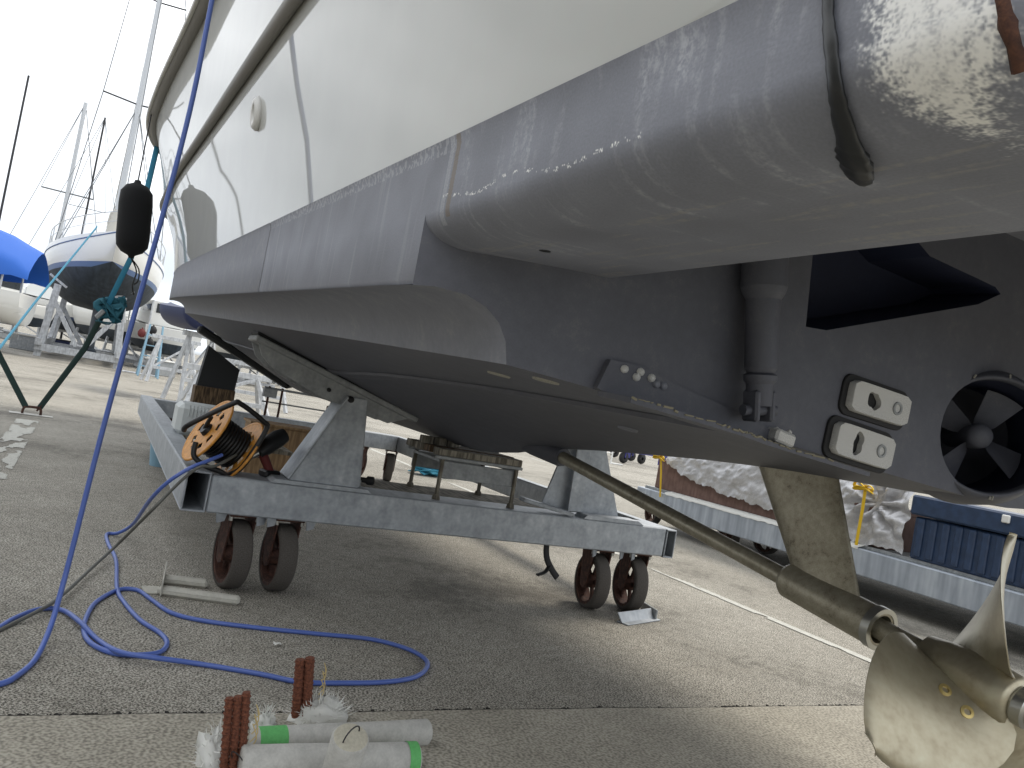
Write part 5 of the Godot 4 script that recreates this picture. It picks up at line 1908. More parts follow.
func cruiser(label: String, at: Vector3, head: float, L: float, B: float, y0: float, y1: float, style: int, bot: Material) -> void:
	var t := thing("motor_boat", label, "boat", at, "boats stored in the yard")
	t.rotation.y = head
	boat_hull(t, L, B, y0, y1, lerpf(y0, y1, 0.42), 0.65, 2.0, M.boat_white if style != 3 else M.boat_blue, bot, M.boat_blue if style == 1 else M.boat_white)
	var st := S()
	var h := 0.75 + 0.25 * (style % 2)
	var pr := PackedVector2Array([Vector2(-L * 0.20, y1 + 0.05), Vector2(-L * 0.20, y1 + h * 1.35), Vector2(-L * 0.45, y1 + h * 1.4), Vector2(-L * 0.62, y1 + h * 0.5), Vector2(-L * 0.82, y1 + h * 0.35)])
	# extruded across the boat: local XY of the prism = (along, up)
	prism(st, pr, Transform3D(Basis(Vector3(0, 0, 1), Vector3(0, 1, 0), Vector3(-1, 0, 0)), Vector3(0, 0, 0)), B * 0.55)
	part("cabin", st, M.boat_white, t, true)
	st = S()
	for s in [-1.0, 1.0]:
		box(st, Vector3(s * B * 0.277, y1 + h * 0.98, -L * 0.34), Vector3(0.02, h * 0.38, L * 0.22), Basis(), 0.004)
	box(st, Vector3(0, y1 + h * 0.98, -L * 0.198), Vector3(B * 0.42, h * 0.5, 0.02), Basis(), 0.004)
	part("window", st, M.glass_dark, t, true)
	st = S()
	for s in [-1.0, 1.0]:
		var rp := []
		for i in 7:
			var sec := hull_section(L, B, 0.45 + 0.54 * i / 6.0, y0, y1, 0.65, 2.0)
			rp.append(Vector3(sec[8].x * s * 0.95, sec[8].y + 0.45, sec[8].z))
			if i % 2 == 0:
				tube(st, [Vector3(sec[8].x * s * 0.95, sec[8].y, sec[8].z), rp[-1]], 0.018, 5)
		tube(st, rp, 0.018, 5)
	part("bow_rail", st, M.alu, t, true)
	# the stand it rests on
	var sd := thing("boat_stand", "white steel stand under the " + label.get_slice(" ", 0) + " " + label.get_slice(" ", 1) + " " + label.get_slice(" ", 2) + " boat", "boat stand", at, "white boat stands")
	sd.rotation.y = head
	for zz in [-L * 0.2, -L * 0.65]:
		for s in [-1.0, 1.0]:
			st = S()
			bar(st, Vector3(s * B * 0.32, 0, zz), Vector3(s * B * 0.27, y0 + 0.38, zz), 0.10, 0.10)
			part("post", st, M.white_stand, sd, true)
		st = S()
		bar(st, Vector3(-B * 0.40, 0.12, zz + 0.11), Vector3(B * 0.40, 0.12, zz + 0.11), 0.10, 0.14)
		bar(st, Vector3(-B * 0.30, y0 - 0.04, zz + 0.11), Vector3(B * 0.30, y0 - 0.04, zz + 0.11), 0.10, 0.12)
		part("cross_beam", st, M.white_stand, sd, true)
	for s in [-1.0, 1.0]:
		st = S()
		bar(st, Vector3(s * B * 0.30, 0.30, -L * 0.1), Vector3(s * B * 0.30, 0.30, -L * 0.75), 0.09, 0.12)
		bar(st, Vector3(s * B * 0.31, 0.2, -L * 0.2), Vector3(s * B * 0.29, y0 + 0.1, -L * 0.62), 0.06, 0.06)
		part("side_beam", st, M.white_stand, sd, true)

func build_sailboat() -> void:
	var bow_z := -27.0
	var L := 10.6
	var at := Vector3(-0.62, 0, bow_z - L)
	var t := thing("sailing_yacht", "white sailing yacht with blue waterline stripe and dark bottom in a white stand", "sailing yacht", at)
	t.rotation.y = PI + deg_to_rad(2.5)
	boat_hull(t, L, 3.9, 1.95, 3.55, 2.48, 0.5, 2.6, M.boat_white, M.boat_bottom, M.stripe, 0.62)
	# keel fin
	var st := S()
	var rows := []
	for i in 5:
		var yy := lerpf(0.42, 2.1, i / 4.0)
		var row := []
		for k in 13:
			var u := TAU * k / 12
			var c := 0.5 - 0.5 * cos(u)
			row.append(Vector3(0.14 * sin(u), yy, lerpf(-6.7, -4.6, c) + 0.25 * (1.0 - i / 4.0)))
		rows.append(row)
	loft(st, rows, 0, false)
	part("keel", st, M.boat_bottom, t, true)
	st = S()
	box(st, Vector3(0, 0.40, -5.5), Vector3(0.36, 0.2, 2.3), Basis(), 0.08)
	part("keel_bulb", st, M.boat_bottom, t, true)
	# coach roof
	st = S()
	prism(st, PackedVector2Array([Vector2(-2.4, 3.6), Vector2(-2.4, 4.1), Vector2(-5.5, 4.15), Vector2(-7.2, 3.8)]), Transform3D(Basis(Vector3(0, 0, 1), Vector3(0, 1, 0), Vector3(-1, 0, 0)), Vector3.ZERO), 1.9)
	part("coach_roof", st, M.boat_white, t, true)
	# mast, boom, spreaders, furled sails
	st = S()
	var mz := -5.9
	tube(st, [Vector3(0, 3.7, mz), Vector3(0, 16.5, mz)], [0.10, 0.085], 12)
	var mast := part("mast", st, M.alu, t, true)
	for q in [[9.25, 1.15], [13.0, 0.9]]:
		for s in [-1.0, 1.0]:
			st = S()
			bar(st, Vector3(s * 0.05, q[0], mz), Vector3(s * q[1], q[0] + 0.12, mz + 0.1), 0.03, 0.05)
			part("spreader", st, M.dark_wire, mast)
	st = S()
	tube(st, [Vector3(0, 4.75, mz + 0.12), Vector3(0, 4.7, mz + 4.0)], 0.07, 8)
	part("boom", st, M.alu, t, true)
	st = S()
	rng.seed = 21
	var pts := []
	var rad := []
	for i in 16:
		pts.append(Vector3(0.02 * sin(i * 2.1), 4.92 + 0.05 * sin(i * 1.3) + (0.35 if i == 0 else 0.0), mz + 0.14 + 3.7 * i / 15.0))
		rad.append(0.22 - 0.008 * i + 0.03 * sin(i * 2.7))
	tube(st, pts, rad, 12)
	pts = []
	rad = []
	for i in 12:
		pts.append(Vector3(0.0, 4.55 + 1.0 * i / 11.0, mz - 0.16 + 0.02 * i))
		rad.append(0.24 - 0.012 * i + 0.02 * sin(i * 3.0))
	tube(st, pts, rad, 12)
	part("sail_cover", st, M.canvas, t, true)
	st = S()
	var furl := []
	var fr := []
	for i in 24:
		var k := i / 23.0
		furl.append(Vector3(0.0, lerpf(4.7, 15.8, k), mz + 0.17 - 0.04 * k))
		fr.append(lerpf(0.12, 0.07, k) + 0.012 * sin(i * 2.3))
	tube(st, furl, fr, 10)
	part("furled_mainsail", st, M.canvas, t, true)
	# rigging
	st = S()
	for s in [-1.0, 1.0]:
		tube(st, [Vector3(s * 1.7, 3.75, mz + 0.3), Vector3(s * 1.15, 9.4, mz + 0.1), Vector3(s * 0.9, 13.1, mz + 0.1), Vector3(0, 16.3, mz)], 0.016, 5)
		tube(st, [Vector3(s * 1.6, 3.75, mz + 0.9), Vector3(0, 9.2, mz)], 0.014, 5)
		tube(st, [Vector3(s * 1.6, 3.8, mz - 0.7), Vector3(0, 9.2, mz)], 0.014, 5)
	tube(st, [Vector3(0, 4.3, -L + 0.2), Vector3(0, 16.3, mz)], 0.018, 5)
	tube(st, [Vector3(0, 3.7, -0.1), Vector3(0, 16.4, mz)], 0.014, 5)
	part("rigging", st, M.wire, t, true)
	# guard rails and pulpit
	st = S()
	for s in [-1.0, 1.0]:
		for hh in [0.32, 0.62]:
			var rp := []
			for i in 15:
				var sec := hull_section(L, 3.9, i / 14.0 * 0.98 + 0.01, 1.95, 3.55, 0.5, 2.6)
				rp.append(Vector3(sec[8].x * s * 0.96, sec[8].y + hh, sec[8].z))
			tube(st, rp, 0.016 if hh > 0.5 else 0.010, 5)
		for i in 8:
			var sec := hull_section(L, 3.9, i / 7.0 * 0.98 + 0.01, 1.95, 3.55, 0.5, 2.6)
			tube(st, [Vector3(sec[8].x * s * 0.96, sec[8].y, sec[8].z), Vector3(sec[8].x * s * 0.96, sec[8].y + 0.62, sec[8].z)], 0.017, 5)
	part("guard_rail", st, M.alu, t, true)
	# deck-edge line
	st = S()
	for s in [-1.0, 1.0]:
		var rp := []
		for i in 19:
			var sec := hull_section(L, 3.9, i / 18.0 * 0.99, 1.95, 3.55, 0.5, 2.6)
			var p: Vector3 = sec[7].lerp(sec[8], 0.45)
			rp.append(Vector3(p.x * s * 1.003, p.y, p.z))
		tube(st, rp, 0.022, 5)
	part("sheer_line", st, M.stripe, t, true)
	# --- white stand
	var sd := thing("boat_stand", "tall white braced steel stand holding the sailing yacht upright", "boat stand", Vector3(-0.62, 0, bow_z - 5.3), "white boat stands")
	for zz in [-3.5, -0.2, 3.0]:
		st = S()
		bar(st, Vector3(-1.25, 0.30, zz), Vector3(1.25, 0.30, zz), 0.20, 0.22)
		part("cross_beam", st, M.white_stand, sd, true)
	for s in [-1.0, 1.0]:
		st = S()
		bar(st, Vector3(s * 1.15, 0.46, -3.6), Vector3(s * 1.15, 0.46, 3.3), 0.20, 0.22)
		part("side_beam", st, M.white_stand, sd, true)
		for zz in [-3.2, 2.9]:
			st = S()
			bar(st, Vector3(s * 1.15, 0.0, zz), Vector3(s * 0.95, 2.35, zz), 0.20, 0.20)
			part("post", st, M.white_stand, sd, true)
			st = S()
			bar(st, Vector3(s * 0.70, 2.30, zz), Vector3(s * 1.22, 2.62, zz), 0.22, 0.07)
			part("pad", st, M.white_stand, sd, true)
			st = S()
			bar(st, Vector3(s * 1.02, 1.9, zz), Vector3(s * 0.12, 0.5, zz), 0.14, 0.14)
			bar(st, Vector3(s * 1.08, 1.6, zz), Vector3(s * 1.12, 0.55, zz - signf(zz) * 1.5), 0.14, 0.14)
			part("brace", st, M.white_stand, sd, true)

func trestle(label: String, at: Vector3, turn: float, w: float, h: float) -> void:
	var t := thing("trestle", label, "trestle", at, "white trestles beyond the cradle")
	t.rotation.y = turn
	for s in [-1.0, 1.0]:
		var st := S()
		bar(st, Vector3(s * w * 0.5, 0, 0.28), Vector3(s * w * 0.32, h, 0.0), 0.07, 0.07)
		bar(st, Vector3(s * w * 0.5, 0, -0.28), Vector3(s * w * 0.32, h, 0.0), 0.07, 0.07)
		part("leg", st, M.white_stand, t, true)
	var st := S()
	bar(st, Vector3(-w * 0.5, h, 0), Vector3(w * 0.5, h, 0), 0.09, 0.10)
	part("top_beam", st, M.white_stand, t, true)
	st = S()
	bar(st, Vector3(-w * 0.47, h * 0.33, 0.18), Vector3(w * 0.47, h * 0.33, 0.18), 0.06, 0.08)
	bar(st, Vector3(-w * 0.42, h * 0.33, 0.17), Vector3(w * 0.3, h * 0.92, 0.03), 0.05, 0.05)
	part("brace", st, M.white_stand, t, true)

func far_mast(label: String, u0: float, v0: float, u1: float, v1: float, z: float, r: float, m: Material, arms: Array) -> void:
	var a := on_z(u0, v0, z)
	var b := on_z(u1, v1, z)
	var x := (a.x + b.x) / 2
	var t := thing("mast", label, "mast", Vector3(x, 0, z), "masts of boats farther off")
	var st := S()
	tube(st, [Vector3(x, 0, z), Vector3(x, a.y, z)], [r, r * 0.8], 8)
	part("pole", st, m, t)
	if arms.size() > 0:
		st = S()
		for k in arms:
			tube(st, [Vector3(x - k[1], a.y * k[0], z), Vector3(x + k[1], a.y * k[0], z)], r * 0.35, 6)
			tube(st, [Vector3(x - k[1], a.y * k[0], z), Vector3(x, a.y, z)], 0.014, 4)
			tube(st, [Vector3(x + k[1], a.y * k[0], z), Vector3(x, a.y, z)], 0.014, 4)
		tube(st, [Vector3(x, a.y, z), Vector3(x - 3.0, 2.0, z + 2.0)], 0.016, 4)
		tube(st, [Vector3(x, a.y, z), Vector3(x + 3.0, 2.0, z - 2.0)], 0.016, 4)
		part("rigging", st, M.wire, t)

func build_yard() -> void:
	build_sailboat()
	# other boats; each stands in a stand of its own
	var px := func(u: float, z: float) -> Vector3:
		var p := on_z(u, 345.0, z)
		return Vector3(p.x, 0, z)
	cruiser("low white sports boat with dark bottom in line behind the sailing yacht", px.call(30, -45), 0.9, 8.5, 2.8, 0.8, 1.9, 0, M.boat_bottom)
	cruiser("tall white cabin cruiser with blue stripe beyond the sailing yacht's stand", px.call(85, -48), 0.5, 9.5, 3.2, 0.9, 2.3, 1, M.boat_bottom)
	cruiser("broad white flybridge cruiser near the ladder behind the fender", px.call(143, -40), 0.35, 9.0, 3.2, 0.8, 2.1, 2, M.boat_bottom)
	cruiser("small white day boat between the cruisers and the yacht's bow", px.call(172, -34), 0.15, 7.0, 2.5, 0.7, 1.75, 0, M.boat_bottom)
	cruiser("distant white fishing boat at the far end of the row", px.call(8, -60), 1.2, 9.0, 3.0, 0.9, 2.2, 1, M.boat_bottom)
	cruiser("distant white launch seen past the cradle's port pad", px.call(235, -42), -0.5, 8.0, 2.8, 0.8, 1.9, 2, M.boat_bottom)
	cruiser("distant white tender seen under the hull beside the timber block", px.call(275, -36), 0.3, 7.0, 2.6, 0.8, 1.8, 0, M.boat_bottom)
	cruiser("large cream motor cruiser berthed alongside the grey-bottomed yacht's port side", Vector3(-4.6, 0, 3.5), 0.0, 13.5, 4.2, 0.9, 2.9, 2, M.boat_bottom)
	# boat under a blue cover at the far left
	var p: Vector3 = px.call(20, -27)
	var t := thing("covered_boat", "white boat with pale cabin under a bright blue tarpaulin", "boat", p)
	t.rotation.y = PI / 2 - 0.12
	boat_hull(t, 7.5, 2.7, 0.85, 1.75, 1.2, 0.6, 2.2, M.boat_white, M.boat_white, M.boat_white)
	var st := S()
	prism(st, PackedVector2Array([Vector2(-2.4, 1.7), Vector2(-2.2, 2.5), Vector2(-4.4, 2.55), Vector2(-5.2, 1.95)]), Transform3D(Basis(Vector3(0, 0, 1), Vector3(0, 1, 0), Vector3(-1, 0, 0)), Vector3.ZERO), 1.7)
	part("cabin", st, M.boat_white, t, true)
	st = S()
	for s in [-1.0, 1.0]:
		box(st, Vector3(s * 0.855, 2.2, -3.6), Vector3(0.02, 0.32, 1.1), Basis(), 0.004)
	box(st, Vector3(0.0, 2.25, -4.86), Vector3(1.3, 0.02, 0.35), Basis(Vector3.RIGHT, 0.6), 0.004)
	part("window", st, M.glass_dark, t, true)
	st = S()
	var rows := []
	for i in 13:
		var k := i / 12.0
		var row := []
		for j in 9:
			var v := j / 8.0 * 2.0 - 1.0
			row.append(Vector3(v * 1.35, 3.05 + 0.75 * minf(1.0, k * 2.2) - 0.70 * pow(absf(v), 1.5) + 0.03 * sin(i * 2.0 + j), 0.15 - 4.9 * k))
		row.push_front(Vector3(-1.42, 2.12 + 0.05 * sin(i * 1.7), 0.15 - 4.9 * k))
		row.append(Vector3(1.42, 2.12 + 0.05 * sin(i * 1.7), 0.15 - 4.9 * k))
		rows.append(row)
	loft(st, rows, 0, true)
	part("tarpaulin", st, M.tarp_blue, t, true)
	for q in [[-1.2, -0.5], [1.2, -0.5], [-1.2, -4.2], [1.2, -4.2]]:
		st = S()
		tube(st, [Vector3(q[0], 1.75, q[1]), Vector3(q[0], 2.55, q[1])], 0.03, 6)
		part("cover_post", st, M.alu, t, true)
	t = thing("boat_trailer", "low dark trailer under the boat with the blue tarpaulin", "trailer", p)
	t.rotation.y = PI / 2 - 0.12
	st = S()
	for s in [-1.0, 1.0]:
		bar(st, Vector3(s * 0.6, 0.5, -0.2), Vector3(s * 0.5, 0.5, -6.4), 0.10, 0.14)
		for zz in [-1.2, -3.4, -5.4]:
			bar(st, Vector3(s * 0.55, 0.5, zz), Vector3(s * 0.62, 1.15, zz), 0.10, 0.10)
	bar(st, Vector3(-0.9, 0.36, -2.2), Vector3(0.9, 0.36, -2.2), 0.10, 0.10)
	part("chassis", st, M.galv_dull, t, true)
	for s in [-1.0, 1.0]:
		st = S()
		lathe(st, [Vector2(0.12, -0.09), Vector2(0.33, -0.09), Vector2(0.36, -0.05), Vector2(0.36, 0.05), Vector2(0.33, 0.09), Vector2(0.12, 0.09)], frame(Vector3(s * 0.98, 0.36, -2.2), Vector3.RIGHT, Vector3.UP), 20)
		part("wheel", st, M.rubber, t, true)
	# masts farther off
	far_mast("grey mast with a crosstree standing behind the sailing yacht", 86, 103, 62, 220, -52, 0.13, M.alu, [[0.62, 1.3]])
	far_mast("thin dark pole rising above the boat with the blue tarpaulin", 27, 75, 0, 225, -34, 0.045, M.dark_wire, [])
	far_mast("slender dark mast close beside the sailing yacht's rail", 103, 117, 88, 215, -50, 0.06, M.dark_wire, [[0.6, 0.9]])
	# white trestles and the blue dinghy on one of them
	trestle("tall white trestle beneath the blue dinghy", px.call(200, -17), 0.5, 0.8, 1.35)
	trestle("long white trestle seen past the forward timber block", px.call(236, -15), 0.15, 1.5, 0.75)
	trestle("low white trestle beside the long one beyond the cradle", px.call(262, -19), -0.2, 1.6, 0.95)
	trestle("white trestle near the light blue stepladder", px.call(176, -24), 0.2, 1.3, 1.25)
	var dp: Vector3 = px.call(200, -17)
	t = thing("dinghy", "small dark blue dinghy perched on a tall white trestle", "dinghy", dp + Vector3(0, 0, 0.9))
	t.rotation.y = 0.25
	boat_hull(t, 2.4, 1.1, 1.42, 1.78, 1.6, 0.6, 2.4, M.navy, M.navy, M.navy)
	# light blue stepladder
	p = px.call(153, -27)
	t = thing("stepladder", "light blue stepladder standing open in front of the white cruisers", "stepladder", p)
	st = S()
	for s in [-1.0, 1.0]:
		bar(st, p + Vector3(s * 0.28, 0, 0.5), p + Vector3(s * 0.18, 1.6, 0.0), 0.05, 0.05)
		bar(st, p + Vector3(s * 0.28, 0, -0.5), p + Vector3(s * 0.18, 1.6, 0.0), 0.05, 0.05)
	part("frame", st, M.bucket, t)
	for i in 4:
		st = S()
		var k := (i + 1) / 5.0
		bar(st, p + Vector3(-0.27 + 0.09 * k, 1.6 * k, 0.5 - 0.5 * k), p + Vector3(0.27 - 0.09 * k, 1.6 * k, 0.5 - 0.5 * k), 0.09, 0.03)
		part("step", st, M.bucket, t)
	# red-brown and black mooring buoys hanging off a white post
	p = px.call(145, -28)
	t = thing("buoy_rack", "white post hung with black and red round buoys beside the stepladder", "buoy rack", p)
	st = S()
	tube(st, [p, p + Vector3(0, 2.4, 0)], 0.03, 8)
	tube(st, [p + Vector3(-0.5, 0.02, 0), p + Vector3(0.5, 0.02, 0)], 0.03, 8)
	part("post", st, M.white_stand, t)
	for q in [[0.14, 1.45, 0], [-0.16, 1.3, 1], [0.12, 1.05, 0]]:
		st = S()
		lathe(st, [Vector2(0.0, -0.19), Vector2(0.10, -0.16), Vector2(0.16, -0.05), Vector2(0.16, 0.05), Vector2(0.10, 0.15), Vector2(0.03, 0.19), Vector2(0.025, 0.24), Vector2(0.0, 0.24)], Transform3D(Basis(), p + Vector3(q[0], q[1], 0.05)) * Transform3D(Basis.from_scale(Vector3.ONE * 0.75), Vector3.ZERO), 16)
		part("buoy", st, M.red if q[2] == 1 else M.rubber, t)
	# small clutter on the ground: oil drums, boxes, kerb blocks
	var k := 0
	for q in [[25, -33, "grey crate on the ground behind the tie-down ring"], [55, -38, "dark crate standing by the sailing yacht's stand"], [165, -30, "grey crate among the white stands beyond the fender"], [215, -27, "grey crate between the white trestles"]]:
		p = px.call(q[0], q[1])
		t = thing("crate", q[2], "crate", p, "crates lying about the yard")
		st = S()
		box(st, p + Vector3(0, 0.25, 0), Vector3(0.9, 0.5, 0.6), Basis(Vector3.UP, 0.4 * k), 0.02)
		part("box_body", st, [M.galv_dull, M.navy, M.galv_dull, M.canvas][k], t)
		st = S()
		box(st, p + Vector3(0, 0.52, 0), Vector3(0.96, 0.05, 0.66), Basis(Vector3.UP, 0.4 * k), 0.01)
		part("lid", st, [M.canvas, M.black, M.white, M.white][k], t)
		k += 1
	# --- right: purple trolleys far beyond the shaft
	for q in [[628, 463, -21.3, 0.25, "purple steel boat trolley seen under the hull beyond the starboard post"], [596, 455, -24.0, 0.1, "second purple boat trolley farther off beside a white rack"]]:
		p = on_y(q[0], q[1], 0)
		t = thing("boat_trolley", q[4], "trolley", p, "purple boat trolleys")
		t.rotation.y = q[3]
		st = S()
		for s in [-1.0, 1.0]:
			bar(st, Vector3(s * 0.0 - 1.1, 0.42, 0.5 * s), Vector3(1.3, 0.42, 0.5 * s), 0.08, 0.12)
		bar(st, Vector3(-1.0, 0.42, -0.6), Vector3(-1.0, 0.42, 0.6), 0.08, 0.10)
		bar(st, Vector3(1.0, 0.42, -0.6), Vector3(1.0, 0.42, 0.6), 0.08, 0.10)
		bar(st, Vector3(1.0, 0.1, 0.5), Vector3(1.0, 0.75, 0.5), 0.16, 0.08)
		bar(st, Vector3(-0.8, 0.36, 0.5), Vector3(-0.4, 0.75, 0.5), 0.08, 0.08)
		bar(st, Vector3(-1.1, 0.75, 0.5), Vector3(1.3, 0.75, 0.5), 0.10, 0.22)
		part("frame", st, M.purple, t, true)
		for w in [[-0.8, 0.45], [1.2, 0.45], [-0.8, -0.45], [1.2, -0.45]]:
			st = S()
			lathe(st, [Vector2(0.05, -0.05), Vector2(0.17, -0.05), Vector2(0.18, 0.0), Vector2(0.17, 0.05), Vector2(0.05, 0.05)], frame(Vector3(w[0], 0.18, w[1]), Vector3.BACK, Vector3.UP), 16)
			part("wheel", st, M.rubber, t, true)
			st = S()
			bar(st, Vector3(w[0], 0.18, w[1] * 1.12), Vector3(w[0], 0.40, w[1] * 1.12), 0.04, 0.04)
			part("wheel_bracket", st, M.purple, t, true)
	p = on_y(606, 463, 0)
	t = thing("white_rack", "small white tubular rack beside the purple trolley", "rack", p)
	st = S()
	for s in [-1.0, 1.0]:
		tube(st, [p + Vector3(s * 0.16, 0, 0), p + Vector3(s * 0.16, 0.75, 0)], 0.025, 6)
		tube(st, [p + Vector3(s * 0.16, 0.02, 0), p + Vector3(s * 0.5, 0.02, 0.1)], 0.025, 6)
	tube(st, [p + Vector3(-0.16, 0.3, 0), p + Vector3(0.16, 0.3, 0)], 0.02, 6)
	tube(st, [p + Vector3(-0.16, 0.6, 0), p + Vector3(0.16, 0.6, 0)], 0.02, 6)
	part("frame", st, M.white, t)

# ------------------------------------------------------------------ fender, tie-down straps
func build_ties() -> void:
	var z := -7.5
	var top := on_z(138, 180, z)
	var bot := on_z(131, 258, z)
	var x := (top.x + bot.x) / 2
	var t := thing("fender", "large black cloth-covered fender hanging from the yacht's bow rail", "fender", bot)
	var st := S()
	var L := top.y - bot.y
	var c := Vector3(x, bot.y, z)
	var prof := []
	for q in [[0.0, 0.0], [0.018, 0.0], [0.028, 0.022], [0.085, 0.05], [0.122, 0.10], [0.130, 0.18], [0.130, 0.33], [0.132, 0.46], [0.124, 0.565], [0.085, 0.62], [0.03, 0.645], [0.022, 0.67], [0.0, 0.67]]:
		prof.append(Vector2(q[0], q[1] / 0.67 * L))
	var lean := (top - bot).normalized()
	lathe(st, prof, frame(bot, lean), 28)
	part("cover", st, M.fender, t)
	st = S()
	var ga := Vector3(gun_x(8.0) - 0.04, gun_y(8.0) - 0.02, -8.0)
	tube(st, [top - lean * 0.02, ga], 0.006, 6)
	part("line", st, M.dark_wire, t)
	st = S()
	tube(st, smooth_path([bot, bot + Vector3(0.06, -0.10, 0), bot + Vector3(0.05, -0.22, 0.01), bot + Vector3(0.075, -0.30, 0)], 4), 0.006, 5)
	tube(st, smooth_path([bot, bot + Vector3(0.075, -0.08, 0), bot + Vector3(0.085, -0.18, 0.01), bot + Vector3(0.06, -0.21, 0)], 4), 0.006, 5)
	part("tail", st, M.black, t)
	# ground ring
	var g := on_y(31, 411, 0)
	t = thing("ground_ring", "rusty bent steel tie-down bar set in the asphalt", "ring", g)
	st = S()
	var ga1 := on_y(22, 414, 0)
	var gb1 := on_y(40, 416, 0)
	tube(st, smooth_path([ga1, ga1 + Vector3(0, 0.05, 0), ga1.lerp(gb1, 0.15) + Vector3(0, 0.085, 0), ga1.lerp(gb1, 0.85) + Vector3(0, 0.085, 0), gb1 + Vector3(0, 0.05, 0), gb1], 4), 0.014, 6)
	part("bar", st, M.rust, t)
	st = S()
	box(st, (ga1 + gb1) / 2 + Vector3(0, 0.006, 0), Vector3(0.42, 0.008, 0.16), Basis(Vector3.UP, 0.1), 0.003)
	part("plate", st, M.cast, t)
	# main strap: ring to the bow, with a ratchet and a bundle of slack
	t = thing("tie_down_strap", "teal tie-down strap from the ground ring up past the fender to the bow", "strap", gb1)
	var knot := on_z(107, 306, -9.6)
	var end := Vector3(gun_x(9.6) - 0.02, gun_y(9.6) - 0.05, -9.6)
	st = S()
	tube(st, [gb1 + Vector3(-0.02, 0.085, 0), on_z(85, 348, -9.9).lerp(gb1, 0.0), knot], 0.030, 6, true, 0.12, Vector3.BACK)
	part("lower_webbing", st, M.strap_dark, t)
	st = S()
	tube(st, [knot, on_z(131, 258, -9.4), end], 0.028, 6, true, 0.12, Vector3.BACK)
	part("upper_webbing", st, M.teal_light, t)
	st = S()
	rng.seed = 14
	for i in 6:
		var q := []
		for k in 6:
			q.append(knot + Vector3(rng.randf_range(-0.10, 0.16), rng.randf_range(-0.18, 0.12), rng.randf_range(-0.06, 0.06)))
		tube(st, smooth_path(q, 4), 0.035, 6, true, 0.2)
	part("slack_bundle", st, M.teal, t)
	st = S()
	box(st, knot + Vector3(-0.05, -0.10, 0.05), Vector3(0.05, 0.11, 0.04), Basis(Vector3.BACK, -0.6), 0.01)
	part("ratchet", st, M.galv_dull, t)
	st = S()
	tube(st, [gb1 + Vector3(-0.04, 0.05, 0), gb1 + Vector3(-0.02, 0.09, 0), gb1 + Vector3(0.04, 0.20, 0.03)], 0.012, 6)
	part("hook", st, M.rust, t)
	t = thing("tie_down_strap", "dark green tie-down strap from the ground ring up to the left, out of sight", "strap", ga1)
	st = S()
	tube(st, [ga1 + Vector3(0.02, 0.085, 0), on_z(-6, 345, -10.2), on_z(-40, 270, -9.8)], 0.030, 6, true, 0.12, Vector3.BACK)
	part("webbing", st, M.strap_dark, t)
	t = thing("tie_down_strap", "pale blue tie-down strap slanting in front of the sailing yacht's hull", "strap", on_z(0, 347, -14))
	st = S()
	var s0 := on_z(97, 227, -26.9)
	tube(st, [on_y(-46, 400, 0.0), on_z(2, 345, -15), on_z(33, 305, -18.5), s0], 0.055, 6, true, 0.15, Vector3.BACK)
	part("webbing", st, M.teal_light, t)

